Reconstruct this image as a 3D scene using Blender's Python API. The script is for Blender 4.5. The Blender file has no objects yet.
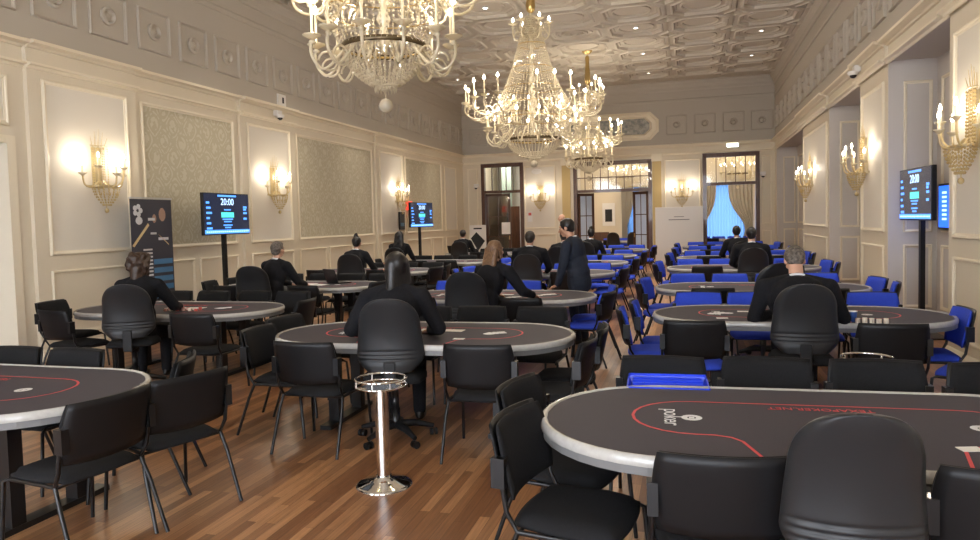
import bpy, bmesh, math, random
from mathutils import Vector, Matrix, Euler
random.seed(7)
PI = math.pi
S = bpy.context.scene
COL = S.collection
R = math.radians

# ------------------------------------------------------------------ materials
def mat(name, col, rough=.6, metal=0., coat=0., emit=None, es=0., trans=0., spec=.5, bump=None, ior=1.45):
    m = bpy.data.materials.new(name); m.use_nodes = True
    b = m.node_tree.nodes['Principled BSDF']
    b.inputs['Base Color'].default_value = (*col, 1)
    b.inputs['Roughness'].default_value = rough
    b.inputs['Metallic'].default_value = metal
    b.inputs['Coat Weight'].default_value = coat
    b.inputs['Transmission Weight'].default_value = trans
    b.inputs['Specular IOR Level'].default_value = spec
    b.inputs['IOR'].default_value = ior
    if emit:
        b.inputs['Emission Color'].default_value = (*emit, 1)
        b.inputs['Emission Strength'].default_value = es
    if bump:
        nt = m.node_tree
        n = nt.nodes.new('ShaderNodeTexNoise'); n.inputs['Scale'].default_value = bump[0]; n.inputs['Detail'].default_value = 3
        tc = nt.nodes.new('ShaderNodeTexCoord')
        bp = nt.nodes.new('ShaderNodeBump'); bp.inputs['Strength'].default_value = bump[1]; bp.inputs['Distance'].default_value = .01
        nt.links.new(tc.outputs['Object'], n.inputs['Vector'])
        nt.links.new(n.outputs['Fac'], bp.inputs['Height']); nt.links.new(bp.outputs['Normal'], b.inputs['Normal'])
    return m

def noisy(name, c1, c2, scale, rough=.6, detail=4, stretch=(1, 1, 1), coat=0, metal=0, ramp=(.35, .65)):
    m = mat(name, c1, rough, metal, coat)
    nt = m.node_tree; b = nt.nodes['Principled BSDF']
    tc = nt.nodes.new('ShaderNodeTexCoord'); mp = nt.nodes.new('ShaderNodeMapping'); mp.inputs['Scale'].default_value = stretch
    n = nt.nodes.new('ShaderNodeTexNoise'); n.inputs['Scale'].default_value = scale; n.inputs['Detail'].default_value = detail
    r = nt.nodes.new('ShaderNodeValToRGB')
    r.color_ramp.elements[0].color = (*c1, 1); r.color_ramp.elements[1].color = (*c2, 1)
    r.color_ramp.elements[0].position = ramp[0]; r.color_ramp.elements[1].position = ramp[1]
    b.inputs['Specular IOR Level'].default_value = .25 if rough > .7 else .5
    L = nt.links
    L.new(tc.outputs['Object'], mp.inputs['Vector']); L.new(mp.outputs['Vector'], n.inputs['Vector'])
    L.new(n.outputs['Fac'], r.inputs['Fac']); L.new(r.outputs['Color'], b.inputs['Base Color'])
    return m

def wood_floor():
    m = mat('oak_strip_floor', (.3, .15, .07), .24, coat=.15)
    nt = m.node_tree; L = nt.links; b = nt.nodes['Principled BSDF']
    tc = nt.nodes.new('ShaderNodeTexCoord')
    sx = nt.nodes.new('ShaderNodeSeparateXYZ'); cx = nt.nodes.new('ShaderNodeCombineXYZ')
    L.new(tc.outputs['Object'], sx.inputs[0])
    L.new(sx.outputs['Y'], cx.inputs['X']); L.new(sx.outputs['X'], cx.inputs['Y'])
    br = nt.nodes.new('ShaderNodeTexBrick')
    br.inputs['Scale'].default_value = 1.0
    br.inputs['Brick Width'].default_value = .95; br.inputs['Row Height'].default_value = .062
    br.inputs['Mortar Size'].default_value = .0012; br.inputs['Mortar Smooth'].default_value = .3
    br.offset = .37; br.offset_frequency = 2; br.squash = 1.3; br.squash_frequency = 3
    br.inputs['Color1'].default_value = (.20, .086, .036, 1); br.inputs['Color2'].default_value = (.50, .255, .115, 1)
    br.inputs['Mortar'].default_value = (.09, .04, .02, 1); br.inputs['Bias'].default_value = -.15
    L.new(cx.outputs[0], br.inputs['Vector'])
    mp = nt.nodes.new('ShaderNodeMapping'); mp.inputs['Scale'].default_value = (2.2, 45, 1)
    L.new(cx.outputs[0], mp.inputs['Vector'])
    n = nt.nodes.new('ShaderNodeTexNoise'); n.inputs['Scale'].default_value = 1.5; n.inputs['Detail'].default_value = 5
    L.new(mp.outputs[0], n.inputs['Vector'])
    mr = nt.nodes.new('ShaderNodeMapRange'); mr.inputs['To Min'].default_value = .45; mr.inputs['To Max'].default_value = 1.55
    L.new(n.outputs['Fac'], mr.inputs['Value'])
    mx = nt.nodes.new('ShaderNodeMix'); mx.data_type = 'RGBA'; mx.blend_type = 'MULTIPLY'; mx.inputs['Factor'].default_value = 1
    L.new(br.outputs['Color'], mx.inputs['A']); L.new(mr.outputs[0], mx.inputs['B'])
    L.new(mx.outputs['Result'], b.inputs['Base Color'])
    bp = nt.nodes.new('ShaderNodeBump'); bp.inputs['Strength'].default_value = .06; bp.inputs['Distance'].default_value = .003
    n2 = nt.nodes.new('ShaderNodeTexNoise'); n2.inputs['Scale'].default_value = 6
    L.new(cx.outputs[0], n2.inputs['Vector'])
    L.new(n2.outputs['Fac'], bp.inputs['Height']); L.new(bp.outputs[0], b.inputs['Normal'])
    mr2 = nt.nodes.new('ShaderNodeMapRange'); mr2.inputs['To Min'].default_value = .26; mr2.inputs['To Max'].default_value = .36
    b.inputs['Coat Roughness'].default_value = .22
    L.new(n2.outputs['Fac'], mr2.inputs['Value']); L.new(mr2.outputs[0], b.inputs['Roughness'])
    return m

def damask():
    m = mat('damask_fabric', (.5, .44, .3), .7)
    nt = m.node_tree; L = nt.links; b = nt.nodes['Principled BSDF']
    tc = nt.nodes.new('ShaderNodeTexCoord'); s = nt.nodes.new('ShaderNodeSeparateXYZ'); L.new(tc.outputs['Object'], s.inputs[0])
    def M(op, a, c=None, k=None):
        n = nt.nodes.new('ShaderNodeMath'); n.operation = op
        if hasattr(a, 'name'): L.new(a, n.inputs[0])
        else: n.inputs[0].default_value = a
        if c is not None:
            if hasattr(c, 'name'): L.new(c, n.inputs[1])
            else: n.inputs[1].default_value = c
        return n.outputs[0]
    cy = M('COSINE', M('MULTIPLY', s.outputs['Y'], 2*PI/.42))
    cz = M('COSINE', M('MULTIPLY', s.outputs['Z'], 2*PI/.52))
    v = M('ABSOLUTE', M('ADD', cy, cz))
    ln = M('LESS_THAN', M('ABSOLUTE', M('SUBTRACT', v, .42)), .2)
    bl = M('GREATER_THAN', v, 1.25)
    n = nt.nodes.new('ShaderNodeTexNoise'); n.inputs['Scale'].default_value = 14; L.new(tc.outputs['Object'], n.inputs['Vector'])
    br = M('GREATER_THAN', n.outputs['Fac'], .47)
    f = M('MULTIPLY', M('MAXIMUM', ln, bl), br)
    mx = nt.nodes.new('ShaderNodeMix'); mx.data_type = 'RGBA'
    mx.inputs['A'].default_value = (.47, .42, .30, 1); mx.inputs['B'].default_value = (.55, .505, .385, 1)
    L.new(f, mx.inputs['Factor']); L.new(mx.outputs['Result'], b.inputs['Base Color'])
    return m

def sheer():
    m = bpy.data.materials.new('blue_sheer'); m.use_nodes = True
    nt = m.node_tree; nt.nodes.remove(nt.nodes['Principled BSDF']); out = nt.nodes['Material Output']
    t = nt.nodes.new('ShaderNodeBsdfTranslucent'); t.inputs['Color'].default_value = (.035, .075, .15, 1)
    d = nt.nodes.new('ShaderNodeBsdfDiffuse'); d.inputs['Color'].default_value = (.2, .35, .6, 1)
    x = nt.nodes.new('ShaderNodeMixShader'); x.inputs[0].default_value = .2
    nt.links.new(t.outputs[0], x.inputs[1]); nt.links.new(d.outputs[0], x.inputs[2]); nt.links.new(x.outputs[0], out.inputs[0])
    return m

def milky(name, col, tcol, k, rough):
    m = mat(name, col, rough, coat=.8, spec=.8); nt = m.node_tree; b = nt.nodes['Principled BSDF']; out = nt.nodes['Material Output']
    t = nt.nodes.new('ShaderNodeBsdfTranslucent'); t.inputs['Color'].default_value = (*tcol, 1)
    x = nt.nodes.new('ShaderNodeMixShader'); x.inputs[0].default_value = k
    nt.links.new(b.outputs[0], x.inputs[1]); nt.links.new(t.outputs[0], x.inputs[2]); nt.links.new(x.outputs[0], out.inputs[0])
    return m

def thinglass(name, col, fac=.85, rough=.05):
    m = bpy.data.materials.new(name); m.use_nodes = True
    nt = m.node_tree; nt.nodes.remove(nt.nodes['Principled BSDF']); out = nt.nodes['Material Output']
    t = nt.nodes.new('ShaderNodeBsdfTransparent'); t.inputs['Color'].default_value = (*col, 1)
    g = nt.nodes.new('ShaderNodeBsdfGlossy'); g.inputs['Roughness'].default_value = rough
    x = nt.nodes.new('ShaderNodeMixShader'); x.inputs[0].default_value = 1-fac
    nt.links.new(t.outputs[0], x.inputs[1]); nt.links.new(g.outputs[0], x.inputs[2]); nt.links.new(x.outputs[0], out.inputs[0])
    return m

M = dict(
    floor=wood_floor(), damask=damask(), sheer=sheer(),
    wall=mat('cream_plaster_lifted', (.66, .585, .455), .62, bump=(60, .05)),  # cream, raised to carry the stronger light on the lower walls
    frieze=mat('frieze_plaster_dimmed', (.44, .395, .33), .7),  # wall plaster darkened to carry the dimmer light above the cornice
    panel=mat('pale_panel_plaster_lifted', (.69, .64, .55), .6, bump=(40, .04)),  # pale panel colour, also raised for the brighter lower wall light
    recess=mat('recess_shade_tone', (.52, .475, .43), .6),  # greyer, darker wall colour standing in for cool, dim light in the recesses
    ceil=mat('ceiling_plaster', (.51, .465, .39), .75),
    trim=mat('moulding_paint', (.74, .66, .51), .45),
    ochre=mat('ochre_pilaster', (.52, .38, .16), .5),
    darkwood=noisy('dark_walnut', (.055, .022, .012), (.10, .042, .022), 5, .35, stretch=(6, 6, .6), coat=.3),
    white=mat('white_paint', (.72, .70, .67), .6),
    grey=mat('lilac_grey_paint', (.52, .50, .52), .6),
    black=mat('black_plastic', (.010, .010, .011), .42, spec=.35),
    blackm=mat('black_metal', (.009, .009, .010), .32, coat=.1, spec=.4),
    fabric=noisy('black_fabric', (.008, .008, .009), (.015, .015, .016), 260, .92),
    shell=mat('dealer_shell', (.020, .021, .023), .36, spec=.4),
    blue=noisy('blue_fabric', (.022, .05, .44), (.035, .08, .58), 220, .8),
    bluep=mat('blue_plastic', (.02, .06, .75), .3),
    felt=noisy('charcoal_felt', (.036, .031, .042), (.056, .049, .064), 900, .7, detail=2),
    rim=noisy('silver_vinyl', (.40, .39, .365), (.44, .43, .40), 40, .26, coat=.5),
    rimside=mat('rim_side', (.16, .16, .16), .4),
    red=mat('red_line', (.62, .06, .07), .6),
    print=mat('white_print', (.8, .8, .8), .6),
    paper=mat('paper_white', (.85, .83, .78), .6),
    chrome=mat('chrome', (.85, .85, .84), .07, metal=1),
    amberglass=milky('amber_glass', (.62, .50, .28), (.80, .66, .38), .38, .12), ambercrystal=milky('amber_crystal', (.56, .44, .22), (.80, .64, .34), .32, .05),
    glass=milky('milky_glass', (.66, .60, .46), (.80, .72, .54), .42, .12),
    crystal=milky('crystal_beads', (.58, .52, .40), (.80, .72, .55), .35, .05),
    sconce=mat('pale_brass', (.50, .42, .26), .35, metal=.6),
    gold=mat('aged_gold', (.55, .40, .17), .3, metal=1),
    bronze=mat('dark_bronze', (.12, .09, .05), .35, metal=.8),
    candle=mat('ivory_candle', (.80, .70, .48), .5),
    bulb=mat('lit_bulb', (1, .9, .7), .3, emit=(1, .90, .72), es=11),
    spot=mat('lit_downlight', (1, 1, 1), .3, emit=(1, .95, .85), es=22),
    lampface=mat('lit_sign', (1, 1, 1), .3, emit=(.9, 1, .9), es=4),
    skin=mat('skin', (.56, .32, .22), .5), skin2=mat('skin_tan', (.45, .24, .15), .5),
    eye=mat('eye', (.05, .03, .02), .2), lip=mat('lip', (.42, .16, .13), .5),
    suit=noisy('black_suit', (.006, .006, .008), (.012, .012, .014), 120, .9),
    navy=noisy('navy_suit', (.012, .016, .028), (.022, .028, .042), 120, .75),
    shirt=mat('white_shirt', (.75, .76, .78), .7),
    hblack=noisy('black_hair', (.006, .005, .005), (.018, .015, .014), 30, .38, stretch=(8, 8, .6)),
    hbrown=noisy('brown_hair', (.018, .010, .006), (.06, .032, .018), 26, .45, stretch=(6, 6, .8)),
    hlight=noisy('light_brown_hair', (.06, .03, .014), (.22, .12, .06), 30, .45, stretch=(8, 8, .5)),
    hgrey=noisy('greying_hair', (.05, .04, .032), (.18, .15, .125), 40, .6),
    hdark=noisy('dark_hair', (.014, .010, .008), (.04, .03, .022), 40, .5),
    shoe=mat('shoe_leather', (.01, .01, .01), .3), sneaker=mat('white_sneaker', (.75, .75, .75), .5),
    screen=mat('screen_panel', (.01, .012, .02), .15, emit=(.012, .018, .04), es=1.0),
    sblue=mat('screen_blue', (.05, .2, .6), .3, emit=(.08, .30, .95), es=1.3),
    steal=mat('screen_teal', (.05, .4, .4), .3, emit=(.07, .55, .50), es=1.2),
    swhite=mat('screen_white', (.4, .6, .9), .3, emit=(.45, .68, 1), es=1.5),
    sbright=mat('screen_bright_blue', (.02, .1, .7), .3, emit=(.02, .14, .95), es=1.3),
    exit=mat('red_sign', (.75, .06, .04), .4, emit=(.9, .08, .05), es=.8),
    poster=mat('poster_ink', (.035, .035, .05), .45), pblue=mat('poster_blue', (.06, .17, .32), .45),
    pwhite=mat('poster_white', (.6, .6, .62), .45), pgold=mat('poster_gold', (.6, .47, .25), .4),
    pface=mat('poster_portrait', (.36, .22, .16), .5), alu=mat('aluminium', (.6, .6, .6), .3, metal=1),
    drape=mat('grey_drape', (.34, .31, .26), .8), mural=noisy('painted_relief', (.20, .215, .21), (.42, .40, .35), 9, .6, detail=6),
    pane=thinglass('clear_pane', (.92, .93, .92), .93), frost=mat('blue_grey_pane', (.55, .64, .78), .3, trans=.2),
    doorglass=thinglass('dim_glass', (.35, .30, .26), .85),
    greenf=mat('green_grey_paint', (.35, .43, .38), .5), chipr=mat('chip_red', (.6, .1, .08), .4), chipw=mat('chip_cream', (.75, .66, .55), .4),
    chipb=mat('chip_blue', (.03, .08, .3), .4), seatblack=mat('shell_black', (.009, .009, .010), .42, spec=.3),
)
M['bulb'].cycles.emission_sampling = 'NONE'
for k in ('screen', 'sblue', 'steal', 'swhite', 'exit', 'sbright', 'spot', 'lampface'): M[k].cycles.emission_sampling = 'NONE'

# ------------------------------------------------------------------ mesh helpers
class MB:
    def __init__(s): s.v = []; s.f = []; s.mi = []; s.sm = []; s.mats = []; s.cur = 0; s.smooth = False
    def m(s, name):
        mm = M[name]
        if mm not in s.mats: s.mats.append(mm)
        s.cur = s.mats.index(mm); return s
    def add(s, vs, fs, smooth=None):
        o = len(s.v); s.v += [tuple(p) for p in vs]
        sm = s.smooth if smooth is None else smooth
        for f in fs: s.f.append([i+o for i in f]); s.mi.append(s.cur); s.sm.append(sm)
        return s
    def box(s, x0, x1, y0, y1, z0, z1, T=None):
        vs = [Vector((x, y, z)) for x in (x0, x1) for y in (y0, y1) for z in (z0, z1)]
        if T is not None: vs = [T @ p for p in vs]
        return s.add(vs, [(0, 1, 3, 2), (4, 6, 7, 5), (0, 4, 5, 1), (2, 3, 7, 6), (0, 2, 6, 4), (1, 5, 7, 3)], False)
    def tube(s, pts, r, n=8, cap=True, closed=False, sq=None):
        pts = [Vector(p) for p in pts]; rs = r if isinstance(r, (list, tuple)) else [r]*len(pts)
        rings = []; prev = None
        N = len(pts)
        for i, p in enumerate(pts):
            a = pts[(i-1) % N] if (closed or i > 0) else p
            b = pts[(i+1) % N] if (closed or i < N-1) else p
            d = (b-a).normalized()
            if prev is None:
                up = Vector((0, 0, 1)) if abs(d.z) < .9 else Vector((1, 0, 0))
                u = d.cross(up).normalized()
            else:
                u = (prev - d*prev.dot(d)).normalized()
            prev = u; w = d.cross(u)
            off = PI/n if sq else 0
            rings.append([p+(u*math.cos(2*PI*k/n+off)+w*math.sin(2*PI*k/n+off))*rs[i] for k in range(n)])
        vs = [q for rg in rings for q in rg]; fs = []
        for i in range(N if closed else N-1):
            j = (i+1) % N
            for k in range(n): fs.append((i*n+k, i*n+(k+1) % n, j*n+(k+1) % n, j*n+k))
        s.add(vs, fs, n > 5)
        if cap and not closed: s.add(rings[0], [tuple(range(n))[::-1]], False); s.add(rings[-1], [tuple(range(n))], False)
        return s
    def lathe(s, prof, c=(0, 0, 0), n=20, cap=True):
        c = Vector(c); vs = []; fs = []
        for r, z in prof:
            for k in range(n): vs.append(c+Vector((r*math.cos(2*PI*k/n), r*math.sin(2*PI*k/n), z)))
        for i in range(len(prof)-1):
            for k in range(n): fs.append((i*n+k, i*n+(k+1) % n, (i+1)*n+(k+1) % n, (i+1)*n+k))
        s.add(vs, fs, True)
        if cap: s.add(vs[:n], [tuple(range(n))[::-1]], False); s.add(vs[-n:], [tuple(range(n))], False)
        return s
    def octa(s, c, r, h=None):
        h = h or r; x, y, z = c
        return s.add([(x+r, y, z), (x, y+r, z), (x-r, y, z), (x, y-r, z), (x, y, z+h), (x, y, z-h)],
                     [(0, 1, 4), (1, 2, 4), (2, 3, 4), (3, 0, 4), (1, 0, 5), (2, 1, 5), (3, 2, 5), (0, 3, 5)], False)
    def ell(s, c, r, T=None, n=14, m=9):
        c = Vector(c); vs = [None]; vs = []; fs = []
        for i in range(m+1):
            t = PI*i/m
            for k in range(n):
                p = Vector((r[0]*math.sin(t)*math.cos(2*PI*k/n), r[1]*math.sin(t)*math.sin(2*PI*k/n), r[2]*math.cos(t)))
                if T is not None: p = T @ p
                vs.append(c+p)
        for i in range(m):
            for k in range(n): fs.append((i*n+k, (i+1)*n+k, (i+1)*n+(k+1) % n, i*n+(k+1) % n))
        return s.add(vs, fs, True)
    def cap_(s, a, b, ra, rb, n=12):
        a = Vector(a); b = Vector(b); d = (b-a).normalized() if (b-a).length > 1e-6 else Vector((0, 0, 1))
        pts = []; rs = []
        for i in range(4):
            t = PI/2*(i+.15)/4; pts.append(a-d*ra*math.cos(t)); rs.append(ra*math.sin(t))
        pts += [a, b]; rs += [ra, rb]
        for i in range(3, -1, -1):
            t = PI/2*(i+.15)/4; pts.append(b+d*rb*math.cos(t)); rs.append(rb*math.sin(t))
        return s.tube(pts, rs, n)
    def prism(s, outline, z0, z1, smooth=False):
        n = len(outline)
        vs = [(x, y, z0) for x, y in outline]+[(x, y, z1) for x, y in outline]
        fs = [tuple(range(n))[::-1], tuple(range(n, 2*n))]
        s.add(vs, fs, False)
        o = len(s.v)-2*n
        for k in range(n):
            s.f.append([o+k, o+(k+1) % n, o+n+(k+1) % n, o+n+k]); s.mi.append(s.cur); s.sm.append(smooth)
        return s
    def mesh(s, name):
        me = bpy.data.meshes.new(name); me.from_pydata(s.v, [], s.f)
        for mm in s.mats: me.materials.append(mm)
        if s.f:
            me.polygons.foreach_set('material_index', s.mi); me.polygons.foreach_set('use_smooth', s.sm)
        me.update(); return me
    def build(s, name, parent=None, kind=None, bevel=0, loc=None, rot=None):
        o = bpy.data.objects.new(name, s.mesh(name)); COL.objects.link(o)
        if parent: o.parent = parent
        if kind: o['kind'] = kind
        if loc is not None: o.location = loc
        if rot is not None: o.rotation_euler = rot
        if bevel:
            b = o.modifiers.new('bevel', 'BEVEL'); b.width = bevel; b.segments = 2; b.limit_method = 'ANGLE'; b.angle_limit = R(40)
        return o

def B(m): return MB().m(m)
def empty(name, loc=(0, 0, 0), rz=0):
    o = bpy.data.objects.new(name, None); COL.objects.link(o); o.location = loc; o.rotation_euler = (0, 0, rz); o.empty_display_size = .1
    return o
def tag(o, label, cat, group=None, kind=None):
    if label: o['label'] = label
    if cat: o['category'] = cat
    if group: o['group'] = group
    if kind: o['kind'] = kind
    return o
KIDS = {}
def copy_tree(o, parent=None):
    c = o.copy(); COL.objects.link(c)
    if parent: c.parent = parent
    for ch in [x for x in o.children]: copy_tree(ch, c)
    return c
def spline(pts, n=6):
    out = []; P = [Vector(p) for p in pts]; P = [P[0]*2-P[1]]+P+[P[-1]*2-P[-2]]
    for i in range(1, len(P)-2):
        for k in range(n):
            t = k/n; a, b, c, d = P[i-1], P[i], P[i+1], P[i+2]
            out.append(.5*((2*b)+(c-a)*t+(2*a-5*b+4*c-d)*t*t+(3*b-a-3*c+d)*t**3))
    out.append(P[-2]); return out
def text(s, size, m, parent, loc, rot, name='lettering', align='CENTER', ext=.001):
    cu = bpy.data.curves.new(name, 'FONT'); cu.body = s; cu.size = size; cu.extrude = ext; cu.align_x = align; cu.align_y = 'CENTER'
    cu.materials.append(M[m])
    t = bpy.data.objects.new(name, cu); COL.objects.link(t)
    dg = bpy.context.evaluated_depsgraph_get(); dg.update()
    me = bpy.data.meshes.new_from_object(t.evaluated_get(dg)); bpy.data.objects.remove(t); me.materials.clear(); me.materials.append(M[m])
    o = bpy.data.objects.new(name, me); COL.objects.link(o); o.parent = parent; o.location = loc; o.rotation_euler = rot
    return o

# ------------------------------------------------------------------ room
XL, XR, YF, YB, H = -8.2, 2.79, 25.4, -4.0, 6.32
ZB, ZA = 3.86, 4.12
XRR = 3.42          # back of the right-hand recesses
YE = 34.5           # end of the room beyond the far doors
def PL(u, z, h): return (XL+h, u, z)
def PR(u, z, h): return (XR-h, u, z)
def PF(u, z, h): return (u, YF-h, z)
def frame(mb, P, u0, u1, z0, z1, w=.055, d=.03, fill=None, inner=None):
    prof = [(0, 0), (0, d*.6), (w*.25, d), (w*.55, d*.9), (w*.7, d*.45), (w, d*.3), (w, 0.002)]
    vs = []; fs = []
    for a, h in prof:
        for (u, z) in ((u0+a, z0+a), (u1-a, z0+a), (u1-a, z1-a), (u0+a, z1-a)): vs.append(P(u, z, h))
    for i in range(len(prof)-1):
        for k in range(4): fs.append((i*4+k, i*4+(k+1) % 4, (i+1)*4+(k+1) % 4, (i+1)*4+k))
    mb.add(vs, fs)
    if fill:
        c = mb.cur; mb.m(fill); mb.add([P(u0+w, z0+w, .004), P(u1-w, z0+w, .004), P(u1-w, z1-w, .004), P(u0+w, z1-w, .004)], [(0, 1, 2, 3)]); mb.cur = c
def band(mb, P, u0, u1, prof):       # horizontal moulding: profile of (z, h)
    n = len(prof); vs = [P(u0, z, h) for z, h in prof]+[P(u1, z, h) for z, h in prof]
    mb.add(vs, [(i, i+1, n+i+1, n+i) for i in range(n-1)]+[tuple(range(n)), tuple(range(n, 2*n))[::-1]])
CORN = [(ZA-.05, 0), (ZA-.045, .03), (ZA-.02, .05), (ZA-.005, .15), (ZA+.035, .15), (ZA+.05, .06), (ZA+.07, .0)]
ARCH = [(ZB-.05, 0), (ZB-.045, .015), (ZB-.02, .03), (ZB-.01, .085), (ZB+.018, .085), (ZB+.03, 0)]
BASE = [(0, 0), (0, .03), (.13, .03), (.16, .015), (.17, 0)]
CROWN = [(5.62, 0), (5.62, .02), (5.66, .035), (5.70, .035), (5.73, .006), (5.98, .006), (5.98, .03), (6.02, .05), (6.10, .06), (6.18, .12), (6.24, .14), (6.28, .18), (H-.0, .18)]
def jog(mb, P, u0, u1, h, z0=0, z1=ZA+.07):
    vs = [P(u, z, a) for a in (0, h) for u in (u0, u1) for z in (z0, z1)]
    mb.add(vs, [(0, 1, 3, 2), (4, 6, 7, 5), (0, 4, 5, 1), (2, 3, 7, 6), (0, 2, 6, 4), (1, 5, 7, 3)])
def off(P, d): return lambda u, z, h: P(u, z, h+d)

def struct(mb, name, parent=None): return mb.build(name, parent, 'structure')

# floor / ceiling base
B('floor').add([(XL-2.2, YB, 0), (XRR+.3, YB, 0), (XRR+.3, YE, 0), (XL-2.2, YE, 0)], [(0, 1, 2, 3)]).build('floor', None, 'structure')
cl = B('ceil'); cl.add([(XL-.3, YB, H), (XRR+.3, YB, H), (XRR+.3, YE, H), (XL-.3, YE, H)], [(3, 2, 1, 0)])
def ngon(cx, cy, rx, ry, n, ph=0, z=0): return [(cx+rx*math.cos(2*PI*k/n+ph), cy+ry*math.sin(2*PI*k/n+ph), z) for k in range(n)]
def octo(cx, cy, a, b, c, z):        # octagon inside an a x b half box with corner cut c
    return [(cx+a, cy-b+c, z), (cx+a, cy+b-c, z), (cx+a-c, cy+b, z), (cx-a+c, cy+b, z), (cx-a, cy+b-c, z), (cx-a, cy-b+c, z), (cx-a+c, cy-b, z), (cx+a-c, cy-b, z)]
def loft(mb, loops, close=True):
    n = len(loops[0]); vs = [p for l in loops for p in l]
    mb.add(vs, [(i*n+k, (i+1)*n+k, (i+1)*n+(k+1) % n, i*n+(k+1) % n) for i in range(len(loops)-1) for k in range(n)])
CW, CH = 1.5, 1.42
def coffer(mb, cx, cy, rosette=False):
    a, b, c = CW/2, CH/2, .30
    zr = H-.065
    loft(mb, [octo(cx, cy, a-.015, b-.015, c, zr+.0), octo(cx, cy, a-.10, b-.10, c-.04, zr), octo(cx, cy, a-.12, b-.12, c-.05, zr-.022), octo(cx, cy, a-.15, b-.15, c-.06, zr-.022),
              octo(cx, cy, a-.17, b-.17, c-.07, H-.02), octo(cx, cy, a-.22, b-.22, c-.08, H-.02), octo(cx, cy, a-.24, b-.24, c-.09, H-.002)])
    rr = .44 if not rosette else .46
    def ring(r0, w, h):
        n = 28
        loft(mb, [ngon(cx, cy, r0, r0*.96, n, 0, H-.001), ngon(cx, cy, r0, r0*.96, n, 0, H-h*.8), ngon(cx, cy, r0-w*.4, (r0-w*.4)*.96, n, 0, H-h), ngon(cx, cy, r0-w, (r0-w)*.96, n, 0, H-h*.5), ngon(cx, cy, r0-w-.001, (r0-w)*.96, n, 0, H-.001)])
    ring(rr, .05, .035)
    if rosette: ring(.33, .05, .05); ring(.22, .05, .06); ring(.10, .08, .08)
    # little square coffer where four octagons meet
    for (sx, sy) in ((1, 1),):
        x, y = cx+a, cy+b; q = c
        def sqr(k, z): return [(x+k, y, z), (x, y+k, z), (x-k, y, z), (x, y-k, z)]
        loft(mb, [sqr(q+.01, zr), sqr(q-.05, zr), sqr(q-.07, zr-.025), sqr(q-.10, zr-.025), sqr(q-.12, H-.02), sqr(q-.17, H-.02), sqr(q-.18, H-.001)])
cmb = B('ceil')
cols = [-2.7+CW*i for i in range(-3, 4)]; rows = [17.75+CH*j for j in range(-10, 5)]
for x in cols:
    for y in rows: coffer(cmb, x, y, abs(x+2.7) < .1 and round((y-17.75)/CH) % 5 == 0)
x0, x1, y0, y1 = cols[0]-CW/2, cols[-1]+CW/2, rows[0]-CH/2, rows[-1]+CH/2
# flat border ribs round the field
for (a0, a1, b0, b1) in ((x0-.12, x0+.0, y0, y1), (x1, x1+.12, y0, y1), (x0-.12, x1+.12, y1, y1+.12)):
    cmb.box(a0, a1, b0, b1, H-.075, H-.005)
ceil = struct(cl, 'ceiling')
struct(cmb, 'trim_1')

# left wall (opening near the camera)
OY0, OY1, OZ = 3.4, 6.9, 2.82
w = B('wall')
w.box(XL-.3, XL, YB, OY0, 0, ZA); w.box(XL-.3, XL, OY0, OY1, OZ, ZA); w.box(XL-.3, XL, OY1, YF+.3, 0, ZA)
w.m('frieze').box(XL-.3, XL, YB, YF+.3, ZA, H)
wl = struct(w, 'wall_left')
t = B('trim')
bays_s = [(7.17, 9.02), (11.63, 13.52), (17.6, 19.6)]
bays_d = [(9.02, 11.63), (13.52, 17.6), (19.6, 23.1)]
PLp = off(PL, .06)
for a, b_ in bays_s:
    t.m('wall'); jog(t, PL, a, b_, .06)
    t.m('trim'); frame(t, PLp, a+.2, b_-.2, 1.38, 3.70, .06, .035, 'panel'); frame(t, PLp, a+.2, b_-.2, .28, 1.18, .055, .03)
    band(t, PLp, a, b_, CORN); band(t, PLp, a, b_, ARCH); band(t, PLp, a, b_, BASE)
for a, b_ in bays_d:
    frame(t, PL, a+.14, b_-.15, 1.38, 3.69, .06, .035, 'damask')
    n = max(1, round((b_-a-.3)/1.25)); L_ = (b_-a-.30+.14)/n
    for i in range(n): frame(t, PL, a+.15+i*L_, a+.15+(i+1)*L_-.14, .28, 1.18, .05, .028)
    band(t, PL, a, b_, CORN); band(t, PL, a, b_, ARCH); band(t, PL, a, b_, BASE)
frame(t, PL, 23.3, 24.55, 1.38, 3.65, .05, .03, 'panel'); frame(t, PL, 23.3, 24.55, .28, 1.18, .05, .03)
band(t, PL, 23.1, YF, CORN); band(t, PL, 23.1, YF, ARCH); band(t, PL, 23.1, YF, BASE)
frame(t, PL, 3.5, 6.93, 3.04, 3.68, .06, .035, 'panel'); band(t, PL, YB, 7.17, CORN); band(t, PL, YB, 7.17, ARCH); band(t, PL, YB, OY0, BASE)
t.m('frieze')
def medallion(mb, P, u0, L=.70, z0=4.51, z1=5.17):
    frame(mb, P, u0, u0+L, z0, z1, .04, .045)
    c = u0+L/2; z = (z0+z1)/2; n = 20; prof = [(.135, 0), (.135, .04), (.105, .055), (.085, .02), (.07, .0), (.05, .025), (.0, .04)]
    vs = [P(c+r*math.cos(2*PI*k/n), z+r*math.sin(2*PI*k/n), h) for r, h in prof for k in range(n)]
    mb.add(vs, [(i*n+k, i*n+(k+1) % n, (i+1)*n+(k+1) % n, (i+1)*n+k) for i in range(len(prof)-1) for k in range(n)])
for k in range(-8, 20):
    medallion(t, PL, 7.33+.927*k)
band(t, PL, YB, YF, CROWN)
struct(t, 'trim_2')
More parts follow.
